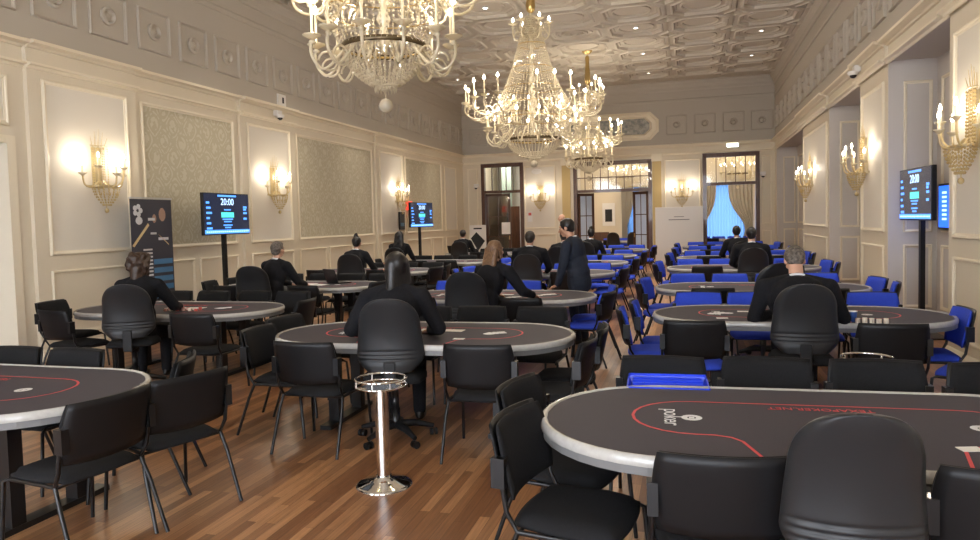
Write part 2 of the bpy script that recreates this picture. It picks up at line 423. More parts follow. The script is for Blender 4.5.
# passage behind the left opening
w = B('grey'); w.box(XL-2.1, XL-2.0, YB, 9.0, 0, 3.2); w.box(XL-2.1, XL-.3, 8.9, 9.0, 0, 3.2); w.box(XL-2.1, XL-.3, -1, 9.0, 3.1, 3.2)
struct(w, 'wall_passage')
w = B('trim'); w.box(XL-.31, XL+.015, OY1-.02, OY1+.10, 0, OZ+.1); w.box(XL-.31, XL+.015, OY0-.1, OY0+.02, 0, OZ+.1); w.box(XL-.31, XL+.014, OY0, OY1, OZ, OZ+.1)
struct(w, 'door_1')

# right wall: piers and recesses
w = B('wall'); t = B('trim')
piers = [(6.6, 8.97), (11.49, 13.2), (15.96, 19.4), (25.0, YF+.3)]
rec = [(3.4, 6.6), (8.97, 11.49), (13.2, 15.96), (19.4, 25.0)]
w.box(XR, XRR+.25, YB, 3.4, 0, ZB)
for a, b_ in piers: w.m('wall').box(XR, XRR+.25, a, b_, 0, ZB)
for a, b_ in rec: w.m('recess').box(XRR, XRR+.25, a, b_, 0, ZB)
w.m('wall').box(XR, XRR+.25, YB, YF+.3, ZB-.001, ZA)
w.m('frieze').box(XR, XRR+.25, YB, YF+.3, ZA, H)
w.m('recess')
for a, b_ in rec:     # side and soffit linings in the colour that carries the recess shade
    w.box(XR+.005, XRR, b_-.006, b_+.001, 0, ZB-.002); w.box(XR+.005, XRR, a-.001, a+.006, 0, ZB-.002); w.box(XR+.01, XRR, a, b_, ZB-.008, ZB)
wr = struct(w, 'wall_right')
def PS(y): return lambda u, z, h: (u, y-h, z)
def PRR(u, z, h): return (XRR-h, u, z)
for a, b_ in piers[:3]:
    s0 = .13
    t.m('trim'); frame(t, PR, a+s0+.05, b_-s0-.05, 1.38, 3.60, .06, .035, 'panel'); frame(t, PR, a+s0+.05, b_-s0-.05, .28, 1.18, .055, .03)
    band(t, PR, a, b_, BASE)
for a, b_ in rec:
    frame(t, PS(b_-.006), XR+.2, XRR-.06, 1.38, 3.55, .045, .025); frame(t, PS(b_-.006), XR+.2, XRR-.06, .28, 1.2, .045, .025)
    n = 2
    L_ = (b_-a-.3)/n
    for i in range(n):
        frame(t, PRR, a+.2+i*L_, a+.05+(i+1)*L_, 1.38, 3.55, .05, .03); frame(t, PRR, a+.2+i*L_, a+.05+(i+1)*L_, .28, 1.2, .05, .03)
band(t, PR, YB, YF, CORN)
for a, b_ in piers[:3]:
    t.m('wall'); jog(t, PR, a, b_, .05, ZB-.02, ZA+.07); t.m('trim'); band(t, off(PR, .05), a, b_, CORN); band(t, off(PR, .05), a, b_, ARCH)
for a, b_ in rec: band(t, PR, a, b_, ARCH)
t.m('frieze')
for k in range(-8, 20): medallion(t, PR, 7.86+.927*k)
band(t, PR, YB, YF, CROWN)
struct(t, 'trim_3')

# far wall with three openings
DO = [(-7.42, -5.92, 3.74), (-3.95, -1.30, 3.64), (.52, 2.24, 3.74)]
w = B('wall'); xs = XL
for a, b_, z in DO:
    w.box(xs, a, YF, YF+.3, 0, ZA); w.box(a, b_, YF, YF+.3, z, ZA); xs = b_
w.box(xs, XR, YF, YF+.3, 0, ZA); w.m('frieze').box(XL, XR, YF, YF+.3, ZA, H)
struct(w, 'wall_far')
t = B('trim')
band(t, PF, XL, XR, CORN); band(t, PF, XL, XR, ARCH); band(t, PF, -5.9, -3.97, BASE); band(t, PF, -1.28, .5, BASE)
for a, b_ in ((-5.84, -4.66), (-.82, .40)):
    frame(t, PF, a, b_, 1.36, 3.66, .055, .03, 'panel'); frame(t, PF, a, b_, .28, 1.16, .05, .03)
for a, b_ in ((-8.02, -7.62), (2.36, 2.68)):
    frame(t, PF, a, b_, 1.36, 3.66, .05, .03); frame(t, PF, a, b_, .28, 1.16, .05, .03)
for x in (-4.42, -1.22):
    t.m('ochre'); jog(t, PF, x, x+.30, .05, 0, 3.74); t.m('trim'); jog(t, PF, x-.03, x+.33, .08, 3.62, 3.86)
t.m('frieze')
for x in (-.74, .20, 1.13, 2.03, -7.9, -6.97, -6.04, -5.35): medallion(t, PF, x)
band(t, PF, XL, XR, CROWN)
struct(t, 'trim_4')
# painted octagonal relief over the middle doorway
t = B('trim')
def octf(cx, cz, a, b_, c, y): return [(cx+a, y, cz-b_+c), (cx+a, y, cz+b_-c), (cx+a-c, y, cz+b_), (cx-a+c, y, cz+b_), (cx-a, y, cz+b_-c), (cx-a, y, cz-b_+c), (cx-a+c, y, cz-b_), (cx+a-c, y, cz-b_)]
loft(t, [octf(-2.7, 4.86, 1.72, .48, .28, YF), octf(-2.7, 4.86, 1.72, .48, .28, YF-.09), octf(-2.7, 4.86, 1.66, .43, .26, YF-.10), octf(-2.7, 4.86, 1.62, .40, .25, YF-.04), octf(-2.7, 4.86, 1.48, .32, .20, YF-.04), octf(-2.7, 4.86, 1.45, .30, .19, YF-.08), octf(-2.7, 4.86, 1.40, .27, .17, YF-.02)])
t.m('mural').add(octf(-2.7, 4.86, 1.40, .27, .17, YF-.02), [tuple(range(8))])
rnd = random.Random(3)
for k in range(60):                # raised leaf and flower relief
    x = -2.7+rnd.uniform(-1.2, 1.2); z = 4.86+rnd.uniform(-.2, .2)*(1-abs(x+2.7)/2.2)
    t.ell((x, YF-.025, z), (rnd.uniform(.03, .1), .012, rnd.uniform(.02, .06)), Matrix.Rotation(rnd.uniform(0, 3), 3, 'Y'), 8, 5)
struct(t, 'trim_5')

def door(idx, x0, x1, top, tz0, ncols, nrows, leafs):
    w = B('darkwood'); fr = .07; y0, y1 = YF+.02, YF+.16
    w.box(x0, x0+fr, y0-.06, y1, 0, top); w.box(x1-fr, x1, y0-.06, y1, 0, top); w.box(x0, x1, y0-.06, y1, top-fr, top)
    w.box(x0-.06, x0+.02, YF-.03, YF, 0, top+.06); w.box(x1-.02, x1+.06, YF-.03, YF, 0, top+.06); w.box(x0-.06, x1+.06, YF-.032, YF, top-.02, top+.07)
    w.box(x0, x1, y0-.05, y1, tz0-.05, tz0+.05)
    for i in range(1, ncols):
        x = x0+fr+(x1-x0-2*fr)*i/ncols; w.box(x-.012, x+.012, y0+.02, y1-.05, tz0, top-fr)
    for j in range(1, nrows):
        z = tz0+.05+(top-fr-tz0-.05)*j/nrows; w.box(x0+fr, x1-fr, y0+.02, y1-.05, z-.015, z+.015)
    o = struct(w, 'door_%d' % idx)
    B('pane').add([(x0+fr, y0+.06, tz0), (x1-fr, y0+.06, tz0), (x1-fr, y0+.06, top-fr), (x0+fr, y0+.06, top-fr)], [(0, 1, 2, 3)]).build('transom_pane', o)
    for (hx, ang, wd, glass) in leafs:
        lf = B('darkwood'); s = 1 if wd > 0 else -1; W = abs(wd)
        T = Matrix.Translation((hx, YF+.12, 0)) @ Matrix.Rotation(R(ang), 4, 'Z') @ Matrix.Scale(s, 4, (1, 0, 0))
        z1 = tz0-.06
        lf.box(0, .09, -.02, .02, .02, z1, T); lf.box(W-.09, W, -.02, .02, .02, z1, T); lf.box(0, W, -.02, .02, .02, .35, T); lf.box(0, W, -.02, .02, z1-.1, z1, T)
        for k in (1, 2): z = .35+(z1-.45)*k/3; lf.box(.09, W-.09, -.012, .012, z-.015, z+.015, T)
        if glass != 'darkwood': lf.box(W/2-.012, W/2+.012, -.012, .012, .35, z1-.1, T)
        l = lf.build('door_leaf', o)
        g = MB().m(glass); g.box(.09, W-.09, -.004, .004, .35, z1-.1, T); g.build('leaf_pane', l)
        h = B('gold'); h.box(W-.07, W-.04, -.05, .05, .98, 1.12, T); h.build('door_handle', l)
    return o
d2 = door(2, *DO[0], 2.76, 5, 1, [(-7.35, 0, .95, 'doorglass')])
d3 = door(3, *DO[1], 2.66, 9, 2, [(-3.88, 28, .62, 'frost'), (-1.37, -26, -.62, 'frost')])
d4 = door(4, *DO[2], 2.76, 5, 1, [])
# notice on the left door
n_ = B('paper'); n_.box(-6.75, -6.42, YF+.08, YF+.092, 1.18, 1.62); tag(n_.build('notice_sheet'), 'cream paper notice taped to the dark glazed door', 'notice')

# room beyond the far doors
w = B('wall')
w.box(XL, XL+.2, YF+.3, YE, 0, H); w.box(XR, XR+.2, YF+.3, YE, 0, H)
W2 = [(-2.75, -1.95), (.65, 2.5)]
xs = XL
for a, b_ in W2: w.box(xs, a, YE, YE+.2, 0, H); w.box(a, b_, YE, YE+.2, 3.1, H); xs = b_
w.box(xs, XR+.2, YE, YE+.2, 0, H)
w.m('white').box(-5.25, -5.1, YF+.3, YE, 0, H)      # partition of the corridor behind the left door
w.m('greenf').box(-7.35, -6.95, YF+2.5, YF+2.6, 0, H); w.box(-6.3, -5.25, YF+2.6, YF+2.7, 0, H)
w.m('white').box(-8.0, -5.25, YF+4.2, YF+4.4, 0, H)
struct(w, 'wall_back')
w = B('darkwood'); w.box(-6.98, -6.62, YF+2.45, YF+2.5, 0, 2.25); w.build('door_5', None, 'structure')
w = B('darkwood'); w.box(-4.9, -3.75, YE-.1, YE, 0, 1.0); w.box(-2.1, .1, YE-.1, YE, 0, 1.0); struct(w, 'trim_6')
fr_ = B('white'); fr_.box(-4.05, -3.45, YE-.06, YE-.0, 1.3, 2.4); fr_.m('black').box(-3.92, -3.58, YE-.07, YE-.05, 1.5, 2.1)
tag(fr_.build('framed_picture'), 'black and white framed picture on the wall of the room beyond', 'picture')
for i, (a, b_) in enumerate(W2):
    cu = empty('window_curtain', ((a+b_)/2, YE-.35, 0))
    tag(cu, ('tied-back grey curtain with blue sheer seen through the middle doorway', 'tied-back grey curtain with blue sheer seen through the right-hand doorway')[i], 'curtain', 'curtains in the room beyond')
    hw = (b_-a)/2+.1
    def cloth(xa, xb, y, m, nm, amp, nw, tie=0, side=0):
        mb = MB().m(m); nx, nz = 60, 16; vs = []
        for k in range(nz+1):
            z = .02+3.1*k/nz
            q = 1-tie*math.exp(-((z-1.0)/.9)**2)
            for j in range(nx+1):
                u = j/nx; x = xa+(xb-xa)*(u*q if side == 0 else 1-(1-u)*q)
                vs.append((x, y+amp*math.sin(u*nw*2*PI)*(.6+.4*q), z))
        mb.add(vs, [(k*(nx+1)+j, k*(nx+1)+j+1, (k+1)*(nx+1)+j+1, (k+1)*(nx+1)+j) for k in range(nz) for j in range(nx)], True)
        return mb.build(nm, cu)
    cloth(-hw, hw, .15, 'sheer', 'sheer_curtain', .03, 16)
    cloth(-hw-.25, -hw*.35, 0, 'drape', 'drape', .05, 7, .6, 0); cloth(hw*.15, hw+.3, 0, 'drape', 'drape', .05, 7, .62, 1)
    rod = B('gold'); rod.tube([(-hw-.3, 0, 3.15), (hw+.3, 0, 3.15)], .02); rod.build('curtain_rod', cu)

# unseen rear wall behind the camera, tall openings added to let daylight in
w = B('wall')
for a, b_ in ((XL-.3, -7), (-5, -3.7), (-1.7, -.4), (1.6, XRR+.25)): w.box(a, b_, YB-.2, YB, 0, H)
for a, b_ in ((-7, -5), (-3.7, -1.7), (-.4, 1.6)): w.box(a, b_, YB-.2, YB, 4.6, H); w.box(a, b_, YB-.2, YB, 0, .3)
struct(w, 'wall_rear')

# ------------------------------------------------------------------ ceiling downlights, vents, cameras, signs
dl = None; n_dl = 0
where = [(x, y) for x in (-4.2, -1.2) for y in (12.07, 14.91, 17.75, 20.59, 23.43)]+[(x, y) for x in (-7.2, 1.8) for y in (10.65, 13.49, 16.33, 19.17, 22.01)]
for (x, y) in where:
    if dl is None:
        dl = empty('downlight', (x, y, H-.03)); r_ = B('white'); r_.lathe([(.05, .03), (.075, .03), (.075, .0), (.06, -.008), (.05, .0)], n=18, cap=False); r_.build('bezel', dl)
        r_ = B('spot'); r_.lathe([(.001, .012), (.052, .012)], n=18, cap=False); r_.build('lamp', dl); o = dl
    else: o = copy_tree(dl); o.location = (x, y, H-.03)
    tag(o, 'small round recessed downlight glowing in a ceiling octagon', 'ceiling light', 'downlights in the coffered ceiling')
    sl_ = bpy.data.lights.new('downlight_beam', 'SPOT'); sl_.energy = 380 if abs(x+2.7) < 2 else 260; sl_.spot_size = R(84 if abs(x+2.7) < 2 else 58); sl_.spot_blend = 1.0; sl_.shadow_soft_size = .05; sl_.color = (1, .93, .83)
    so = bpy.data.objects.new('downlight_beam', sl_); COL.objects.link(so); so.location = (x, y, H-.06)
for k, y in enumerate((19.9, 23.9)):
    v = B('bronze'); v.box(2.42, 2.72, y-.28, y+.28, H-.03, H-.002); v.m('black')
    for i in range(5): v.box(2.45+.055*i, 2.475+.055*i, y-.25, y+.25, H-.045, H-.03)
    tag(v.build('air_vent'), ('dark slotted vent in the ceiling border, nearer of the pair', 'dark slotted vent in the ceiling border beside the far corner')[k], 'vent', 'vents in the ceiling border')
def camera_(loc, rz, lab):
    e = empty('security_camera', loc, rz)
    b = B('white'); b.box(-.09, .09, -.10, 0, -.05, .06); b.build('mount', e, bevel=.01)
    b = B('white'); b.lathe([(.085, 0), (.09, -.03), (.07, -.06)], (0, -.10, -.03), 18); b.build('housing', e)
    b = B('black'); b.ell((0, -.10, -.09), (.055, .055, .05)); b.build('lens_dome', e)
    tag(e, lab, 'security camera', 'dome cameras on the walls')
camera_((XL+.06, 12.84, 4.0), R(90), 'white dome camera over the second sconce bay of the damask wall')
camera_((XR-.05, 13.0, 4.04), R(-90), 'white dome camera on the cornice of the wall with deep recesses')
camera_((2.40, YF, 3.05), 0, 'white dome camera on the narrow panel beside the right-hand doorway')
camera_((-7.66, YF, 3.02), 0, 'white dome camera beside the left dark wood doorway')
e = B('white'); e.box(XL, XL+.04, 13.0, 13.28, 4.2, 4.44); e.m('black').box(XL+.04, XL+.045, 13.14, 13.2, 4.26, 4.38); tag(e.build('wall_speaker'), 'small white wall box with a dark slot above the dome camera', 'wall box')
e = B('lampface'); e.box(1.26, 1.62, YF-.13, YF-.10, 3.99, 4.09); e.m('white').box(1.24, 1.64, YF-.10, YF, 3.97, 4.11)
tag(e.build('emergency_light'), 'white glowing emergency light above the right-hand doorway', 'emergency light')
e = B('exit'); e.box(XL+.0, XL+.14, 19.62, 19.94, 2.08, 2.34); e.m('print').box(XL+.14, XL+.144, 19.66, 19.90, 2.19, 2.24)
tag(e.build('red_sign'), 'small red square sign with a white bar on the cream wall', 'sign')
e = B('black'); e.box(XL+.06, XL+.10, 19.02, 19.40, 1.50, 2.02); e.m('pblue').box(XL+.10, XL+.104, 19.08, 19.34, 1.6, 1.7); tag(e.build('hanging_pennant'), 'narrow black panel on the wall just below a crystal sconce', 'panel')
e = B('white'); e.box(-5.72, -5.55, YF-.03, YF-.004, 1.62, 2.0); e.m('chipr').box(-5.69, -5.58, YF-.034, YF-.03, 1.85, 1.95)
tag(e.build('safety_notice'), 'small white notice with red square beside the left doorway', 'sign')
e = B('white'); e.lathe([(.0, .0), (.22, .0), (.24, .05), (.2, .08)], (0, 0, 0), 20); o = e.build('smoke_detector', loc=(-5.35, YF-.03, 3.45), rot=(R(90), 0, 0)); o.scale = (1, 1, 1)
o.scale = (.8, .4, .5); tag(o, 'white oval fitting above the sconce by the left doorway', 'smoke detector')

# ------------------------------------------------------------------ sconces
LIGHTS = []
def plight(loc, e, r=.03, col=(1, .87, .70), parent=None):
    l = bpy.data.lights.new('bulb_light', 'POINT'); l.energy = e; l.shadow_soft_size = r; l.color = col
    o = bpy.data.objects.new('bulb_light', l); COL.objects.link(o); o.location = loc
    if parent: o.parent = parent
    return o
def candle_parts(parent, c, cupr=.05, ch=.16, br=.021, nn=10):
    x, y, z = c
    b = B('glass'); b.lathe([(.012, -.02), (cupr*.5, -.005), (cupr, .018), (cupr*1.02, .026), (cupr*.5, .012), (.012, .012)], c, nn); b.build('drip_cup', parent)
    b = B('candle'); b.lathe([(.0125, .01), (.0125, ch)], c, 8); b.build('candle', parent)
    b = B('bulb'); b.lathe([(.004, ch), (br*.9, ch+.02), (br, ch+.035), (br*.6, ch+.062), (.002, ch+.085)], c, 8); b.build('bulb', parent)
def make_sconce():
    e = empty('wall_sconce')                 # wall at local y = 0, arms reach towards +y
    b = B('sconce'); b.box(-.085, .085, 0, .02, -.18, .40)
    for k in range(3): b.tube([(.20*math.cos(q), .13+.13*math.sin(q), -.15-.008*k) for q in [PI*j/20 for j in range(21)]], .008, 6)
    for j in range(9): q = PI*j/8; b.tube([(0, .02, -.15), (.20*math.cos(q), .13+.13*math.sin(q), -.15)], .005, 5)
    b.box(-.20, .20, 0, .015, -.165, -.135)
    b.tube([(-.15, .06, .42), (-.05, .09, .42), (.05, .09, .42), (.15, .06, .42)], .008); b.build('backplate', e)
    b = B('ambercrystal')
    for i in range(9):
        x = -.12+.03*i
        for k in range(15): b.octa((x, .07+.02*math.cos(i*2.1), -.12+.036*k), .012, .019)
    for i in range(16):                       # hanging bowl of beads
        a = 2*PI*i/16
        for k in range(8):
            t = k/7; r = .21*math.cos(t*1.25); b.octa((r*math.cos(a), .16+r*.62*math.sin(a), -.16-.26*t), .014, .018)
    for i in range(10):
        a = PI*i/9; b.octa((.16*math.cos(a), .2+.05*math.sin(a), -.27), .012, .035)
    b.ell((0, .15, -.50), (.03, .03, .035)); b.tube([(0, .15, -.40), (0, .15, -.5)], .006); b.build('crystal_basket', e, 'stuff')
    b = B('ambercrystal')                          # glass spears above the plate
    for x, h in ((-.1, .55), (-.05, .62), (0, .66), (.05, .62), (.1, .55)): b.tube([(x, .05, .40), (x*1.5, .07, h)], [.006, .002], 5)
    b.build('spear', e)
    for i, (ang, rr, zz) in enumerate(((8, .36, .0), (48, .34, .10), (90, .36, .0), (132, .34, .10), (172, .36, .0))):
        a = R(ang); dx, dy = math.cos(a), math.sin(a)*.75
        pts = spline([(dx*.05, .08+dy*.05, -.08), (dx*rr*.5, .08+dy*rr*.5, -.17), (dx*rr*.9, .08+dy*rr*.9, -.14+zz*.6), (dx*rr, .08+dy*rr, -.02+zz)], 5)
        b = B('amberglass'); b.tube(pts, .012, 8); arm = b.build('arm', e)
        candle_parts(arm, (dx*rr, .08+dy*rr, zz), .055, .13, .019)
    return e
sc0 = make_sconce()
SC = [((XL+.06, 8.2, 2.48), R(-90), 'crystal wall sconce beside the tall black poster banner', 0),
      ((XL+.06, 12.62, 2.48), R(-90), 'crystal wall sconce beside the wall-side screen with the dome camera above it', 1),
      ((XL+.06, 19.0, 2.48), R(-90), 'crystal wall sconce beside the small red sign', 2),
      ((XR, 8.15, 2.48), R(90), 'crystal wall sconce nearest the camera on the recessed wall', 3),
      ((XR, 12.75, 2.48), R(90), 'crystal wall sconce on the pier below the right-hand dome camera', 4),
      ((XR, 18.0, 2.48), R(90), 'crystal wall sconce on the farthest recessed-wall pier', 5),
      ((-5.22, YF, 2.52), R(180), 'crystal wall sconce between the left doorway and the ochre pilaster', 6),
      ((-.23, YF, 2.52), R(180), 'crystal wall sconce above the white board', 7)]
for loc, rz, lab, i in SC:
    o = sc0 if i == 0 else copy_tree(sc0)
    o.location = loc; o.rotation_euler = (0, 0, rz); tag(o, lab, 'wall lamp', 'crystal candle sconces on the walls')
    Mx = Matrix.Translation(loc) @ Matrix.Rotation(rz, 4, 'Z')
    for dx in (-.36, .36): plight(Mx @ Vector((dx, .13, .24)), 4.5, .03)
    plight(Mx @ Vector((0, .40, .24)), 4, .03)

# ------------------------------------------------------------------ chandeliers
def make_chandelier(tiers, zc, crown, rim, bowl_b, ball, basket, top_tier=None):
    """tiers: (cup z, radius, angles, candle height); rim (r,z); crown (r,z); origin on the floor below"""
    e = empty('chandelier')
    b = B('gold'); b.lathe([(.02, H-.001-.0), (.16, H-.002), (.14, H-.05), (.06, H-.10), (.02, H-.12)][::-1], n=20)
    b.lathe([(.02, H-.95), (.075, H-.90), (.085, H-.82), (.07, H-.6), (.05, H-.35), (.06, H-.2), (.03, H-.14)], n=14)
    b.build('canopy', e)
    b = B('glass'); zt = H-.14-14*.06
    prof = [(.025, rim[1]-.05)]; k = 0; z = rim[1]
    while z < zt-.05:
        prof += [(.03, z), (.07, z+.06), (.045, z+.13), (.03, z+.18)]; z += .20
    prof.append((.02, zt+.12)); b.lathe(prof, n=14); b.build('stem', e)
    for r, z in [rim, crown]+basket[1:-1]:
        b = B('gold'); b.tube([(r*math.cos(2*PI*k/32), r*math.sin(2*PI*k/32), z) for k in range(32)], .012 if (r, z) == rim else .006, 6, closed=True); b.build('ring', e)
    b = B('bronze'); r, z = rim; b.lathe([(r+.012, z-.02), (r+.03, z), (r+.012, z+.03)], n=32, cap=False); b.build('rim_band', e)
    # bead strands from crown down to rim, following the basket profile
    b = B('crystal'); prof = spline([(q[0], 0, q[1]) for q in basket], 10); ln = [0]
    for i in range(1, len(prof)): ln.append(ln[-1]+(prof[i]-prof[i-1]).length)
    def at(s):
        for i in range(1, len(ln)):
            if ln[i] >= s: t = (s-ln[i-1])/max(1e-6, ln[i]-ln[i-1]); return prof[i-1].lerp(prof[i], t)
        return prof[-1]
    ns = 52
    for i in range(ns):
        a = 2*PI*i/ns; s = 0; j = 0
        while s < ln[-1]:
            p = at(s); b.octa((p.x*math.cos(a), p.x*math.sin(a), p.z), .0125, .019); s += .044; j += 1
    for i in range(14):                      # swags of beads between the arms
        a0 = 2*PI*i/14; a1 = 2*PI*(i+1)/14
        for (rr, zz, dp) in ((tiers[0][1]*.72, tiers[0][0]+.06, .16), (tiers[-1][1]*.85, tiers[-1][0]-.03, .12)):
            for k in range(13):
                t = k/12; a = a0+(a1-a0)*t; b.octa((rr*math.cos(a), rr*math.sin(a), zz-dp*math.sin(PI*t)), .012, .016)
    b.build('crystal_strands', e, 'stuff')
    b = B('crystal'); r0, z0 = rim
    for i in range(44):
        a = 2*PI*i/44
        for k in range(15):
            t = k/14; r = r0*(math.cos(t*PI/2)**.62) if t < 1 else .03
            z = z0-.02-(z0-bowl_b)*t; b.octa((r*math.cos(a), r*math.sin(a), z), .0125, .021)
    for i in range(18):
        a = 2*PI*i/18; b.octa((.10*math.cos(a), .10*math.sin(a), bowl_b-.02), .01, .035)
    b.build('crystal_bowl', e, 'stuff')
    b = B('crystal'); b.tube([(0, 0, bowl_b+.05), (0, 0, ball+.05)], .008); b.ell((0, 0, ball), (.066, .066, .066), n=20, m=14); b.build('finial_ball', e)
    for (zc_, rad, angs, chh, r0) in tiers:
        for ai, ad in enumerate(angs):
            a = R(ad); c, s = math.cos(a), math.sin(a)
            def P(r, z): return (r*c, r*s, z)
            b = B('glass')
            pts = spline([P(r0, zc_+.02), P(r0+(rad-r0)*.35, zc_-.15), P(r0+(rad-r0)*.70, zc_-.27), P(rad*.96, zc_-.22), P(rad*1.02, zc_-.12), P(rad, zc_-.01)], 5)
            b.tube(pts, .015, 8)
            q = r0+(rad-r0)*.62                                      # scroll under the cup
            b.tube([P(q+.085*math.cos(t_), zc_-.20+.085*math.sin(t_)) for t_ in [k*.5 for k in range(11)]], .012, 6)
            b.lathe([(.02, -.05), (.035, -.03), (.02, -.01)], P(rad, zc_-.01), 8)
            arm = b.build('arm', e)
            candle_parts(arm, P(rad, zc_), .085, chh, .026)
    return e
def grp(n, spread, k, ph=0): return [ph+360/n*i+spread*(j-(k-1)/2) for i in range(n) for j in range(k)]
small = dict(zc=0, crown=(.20, 4.75), rim=(.38, 3.33), bowl_b=2.97, ball=2.80, basket=[(.16, 4.9), (.20, 4.7), (.30, 4.2), (.50, 3.85), (.54, 3.66), (.39, 3.33)],
             tiers=[(3.98, .90, grp(5, 21, 3, 18), .30, .3), (3.38, .66, grp(12, 0, 1, 8), .30, .3), (5.10, .44, grp(8, 0, 1, 10), .18, .06)])
big = dict(zc=0, crown=(.24, 4.80), rim=(.47, 3.13), bowl_b=2.80, ball=2.70, basket=[(.10, 5.3), (.24, 4.82), (.36, 4.4), (.50, 4.05), (.66, 3.75), (.66, 3.5), (.48, 3.13)],
           tiers=[(3.80, 1.20, grp(6, 14, 3, 0), .26, .45), (3.32, .84, grp(14, 0, 1, 6), .24, .4), (5.18, .32, grp(6, 0, 1, 10), .05, .05)])
ch1 = make_chandelier(**small); ch1.location = (-2.72, 6.15, 0)
tag(ch1, 'huge crystal chandelier nearest the camera, cut off by the top edge', 'chandelier', 'crystal chandeliers')
ch2 = make_chandelier(**big); ch2.location = (-2.68, 12.5, 0)
tag(ch2, 'widest crystal chandelier hanging mid-room with two tiers of candle bulbs', 'chandelier', 'crystal chandeliers')
ch3 = copy_tree(ch1); ch3.location = (-2.66, 19.7, 0); ch3.rotation_euler = (0, 0, .2)
tag(ch3, 'farther crystal chandelier with gold chain in front of the far wall', 'chandelier', 'crystal chandeliers')
for k, (x, y) in enumerate(((-2.5, 29.6), (1.9, 30.2))):
    c = copy_tree(ch1); c.location = (x, y, 0); tag(c, ('crystal chandelier glimpsed through panes over the middle doorway', 'crystal chandelier glimpsed through panes over the right-hand doorway')[k], 'chandelier', 'chandeliers in the room beyond')
def ring_lights(c, r, z, n, e, ph=0):
    for i in range(n):
        a = ph+2*PI*i/n; plight((c[0]+r*math.cos(a), c[1]+r*math.sin(a), z), e, .035)
for c in ((-2.72, 6.15), (-2.66, 19.7)):
    ring_lights(c, .93, 4.42, 5, 15, .3); ring_lights(c, .66, 3.80, 4, 14, .9); ring_lights(c, .42, 5.45, 2, 6)
ring_lights((-2.68, 12.5), 1.22, 4.2, 6, 18); ring_lights((-2.68, 12.5), .86, 3.70, 5, 15, .4)
for c in ((-2.5, 29.6), (1.9, 30.2)): ring_lights(c, .93, 4.42, 3, 90, .3)

for (x, y, lab) in ((-6.9, 27.0, 'added round fill lamp inside the corridor behind the left doorway'), (-4.0, 27.6, 'added round fill lamp in the room beyond, nearer the middle doorway')):  # lamps added to brighten the corridor and the room beyond
    b = B('white'); b.lathe([(.05, H-.001), (.05, 4.3), (.30, 4.25), (.30, 4.18)], n=20, cap=False); b.m('lampface').lathe([(.001, 4.2), (.29, 4.19)], n=20, cap=False)
    tag(b.build('fill_lamp', loc=(x, y, 0)), lab, 'ceiling light'); plight((x, y, 4.1), 120, .12, (1, .93, .82))

# ------------------------------------------------------------------ poker tables
TL, TW, TZ = 2.62, 1.24, .76
def stadium(L_, W_, n=18, z=None):
    r = W_/2; a = L_/2-r; pts = []
    for k in range(n+1): t = -PI/2+PI*k/n; pts.append((a+r*math.cos(t), r*math.sin(t)))
    for k in range(n+1): t = PI/2+PI*k/n; pts.append((-a+r*math.cos(t), r*math.sin(t)))
    return pts
def make_table():
    e = empty('poker_table')
    b = B('felt'); b.prism(stadium(TL-.06, TW-.06), TZ-.05, TZ-.004); b.build('tabletop', e)
    b = B('rim'); loops = []
    for ins, z in ((.0, TZ-.040), (-.003, TZ-.03), (.0, TZ-.012), (.008, TZ+.001), (.018, TZ+.004), (.030, TZ+.001), (.036, TZ-.006)):
        loops.append([(x, y, z) for x, y in stadium(TL-2*ins, TW-2*ins)])
    n = len(loops[0]); vs = [p for l in loops for p in l]
    b.add(vs, [(i*n+k, i*n+(k+1) % n, (i+1)*n+(k+1) % n, (i+1)*n+k) for i in range(len(loops)-1) for k in range(n)], True)
    b.m('rimside').prism(stadium(TL-.02, TW-.02), TZ-.078, TZ-.039); b.build('rim', e)
    # betting line: racetrack broken at the dealer's place
    r = .275; a = TL/2-.47-r+.03; yo = .01; pts = [(-.36, -.53), (-.41, -.34), (-.45, -.29), (-.52, yo-r)]
    for k in range(13): t = -PI/2-PI*k/12; pts.append((-a+r*math.cos(t), yo+r*math.sin(t)))
    for k in range(13): t = PI/2-PI*k/12; pts.append((a+r*math.cos(t), yo+r*math.sin(t)))
    pts += [(.52, yo-r), (.45, -.29), (.41, -.34), (.36, -.53)]
    b = B('red'); w_ = .007; vs = []
    for i, p in enumerate(pts):
        q0 = Vector(pts[max(0, i-1)]); q1 = Vector(pts[min(len(pts)-1, i+1)]); d = (q1-q0).normalized(); nn = Vector((-d.y, d.x))
        for s in (1, -1): vs.append((p[0]+nn.x*w_*s, p[1]+nn.y*w_*s, TZ-.0025))
    b.add(vs, [(2*i, 2*i+1, 2*i+3, 2*i+2) for i in range(len(pts)-1)]); b.build('betting_line', e)
    for sx in (-1, 1):
        b = B('print'); b.lathe([(.020, 0), (.048, 0)], (sx*.60, -.01, TZ-.0022), 18, False); b.box(sx*.60-.012, sx*.60+.012, -.024, .004, TZ-.0030, TZ-.0020); b.build('printed_emblem', e)
    for sx in (-1, 1):
        t = B('blackm')
        for sy in (-1, 1): t.box(sx*.72-.045, sx*.72+.045, sy*.22-.045, sy*.22+.045, .03, TZ-.06)
        t.box(sx*.72-.05, sx*.72+.05, -.42, .42, 0, .035); t.box(sx*.72-.05, sx*.72+.05, -.40, .40, TZ-.10, TZ-.055)
        t.build('leg', e)
    return e
def table_text(e):
    text('poker', .115, 'print', e, (-.69, -.01, TZ-.002), (0, 0, R(-90)), 'printed_logo', ext=.0005)
    text('TEXAPOKER.NET', .062, 'red', e, (0, .21, TZ-.002), (0, 0, R(180)), 'printed_lettering', ext=.0005)
T0 = make_table(); table_text(T0)
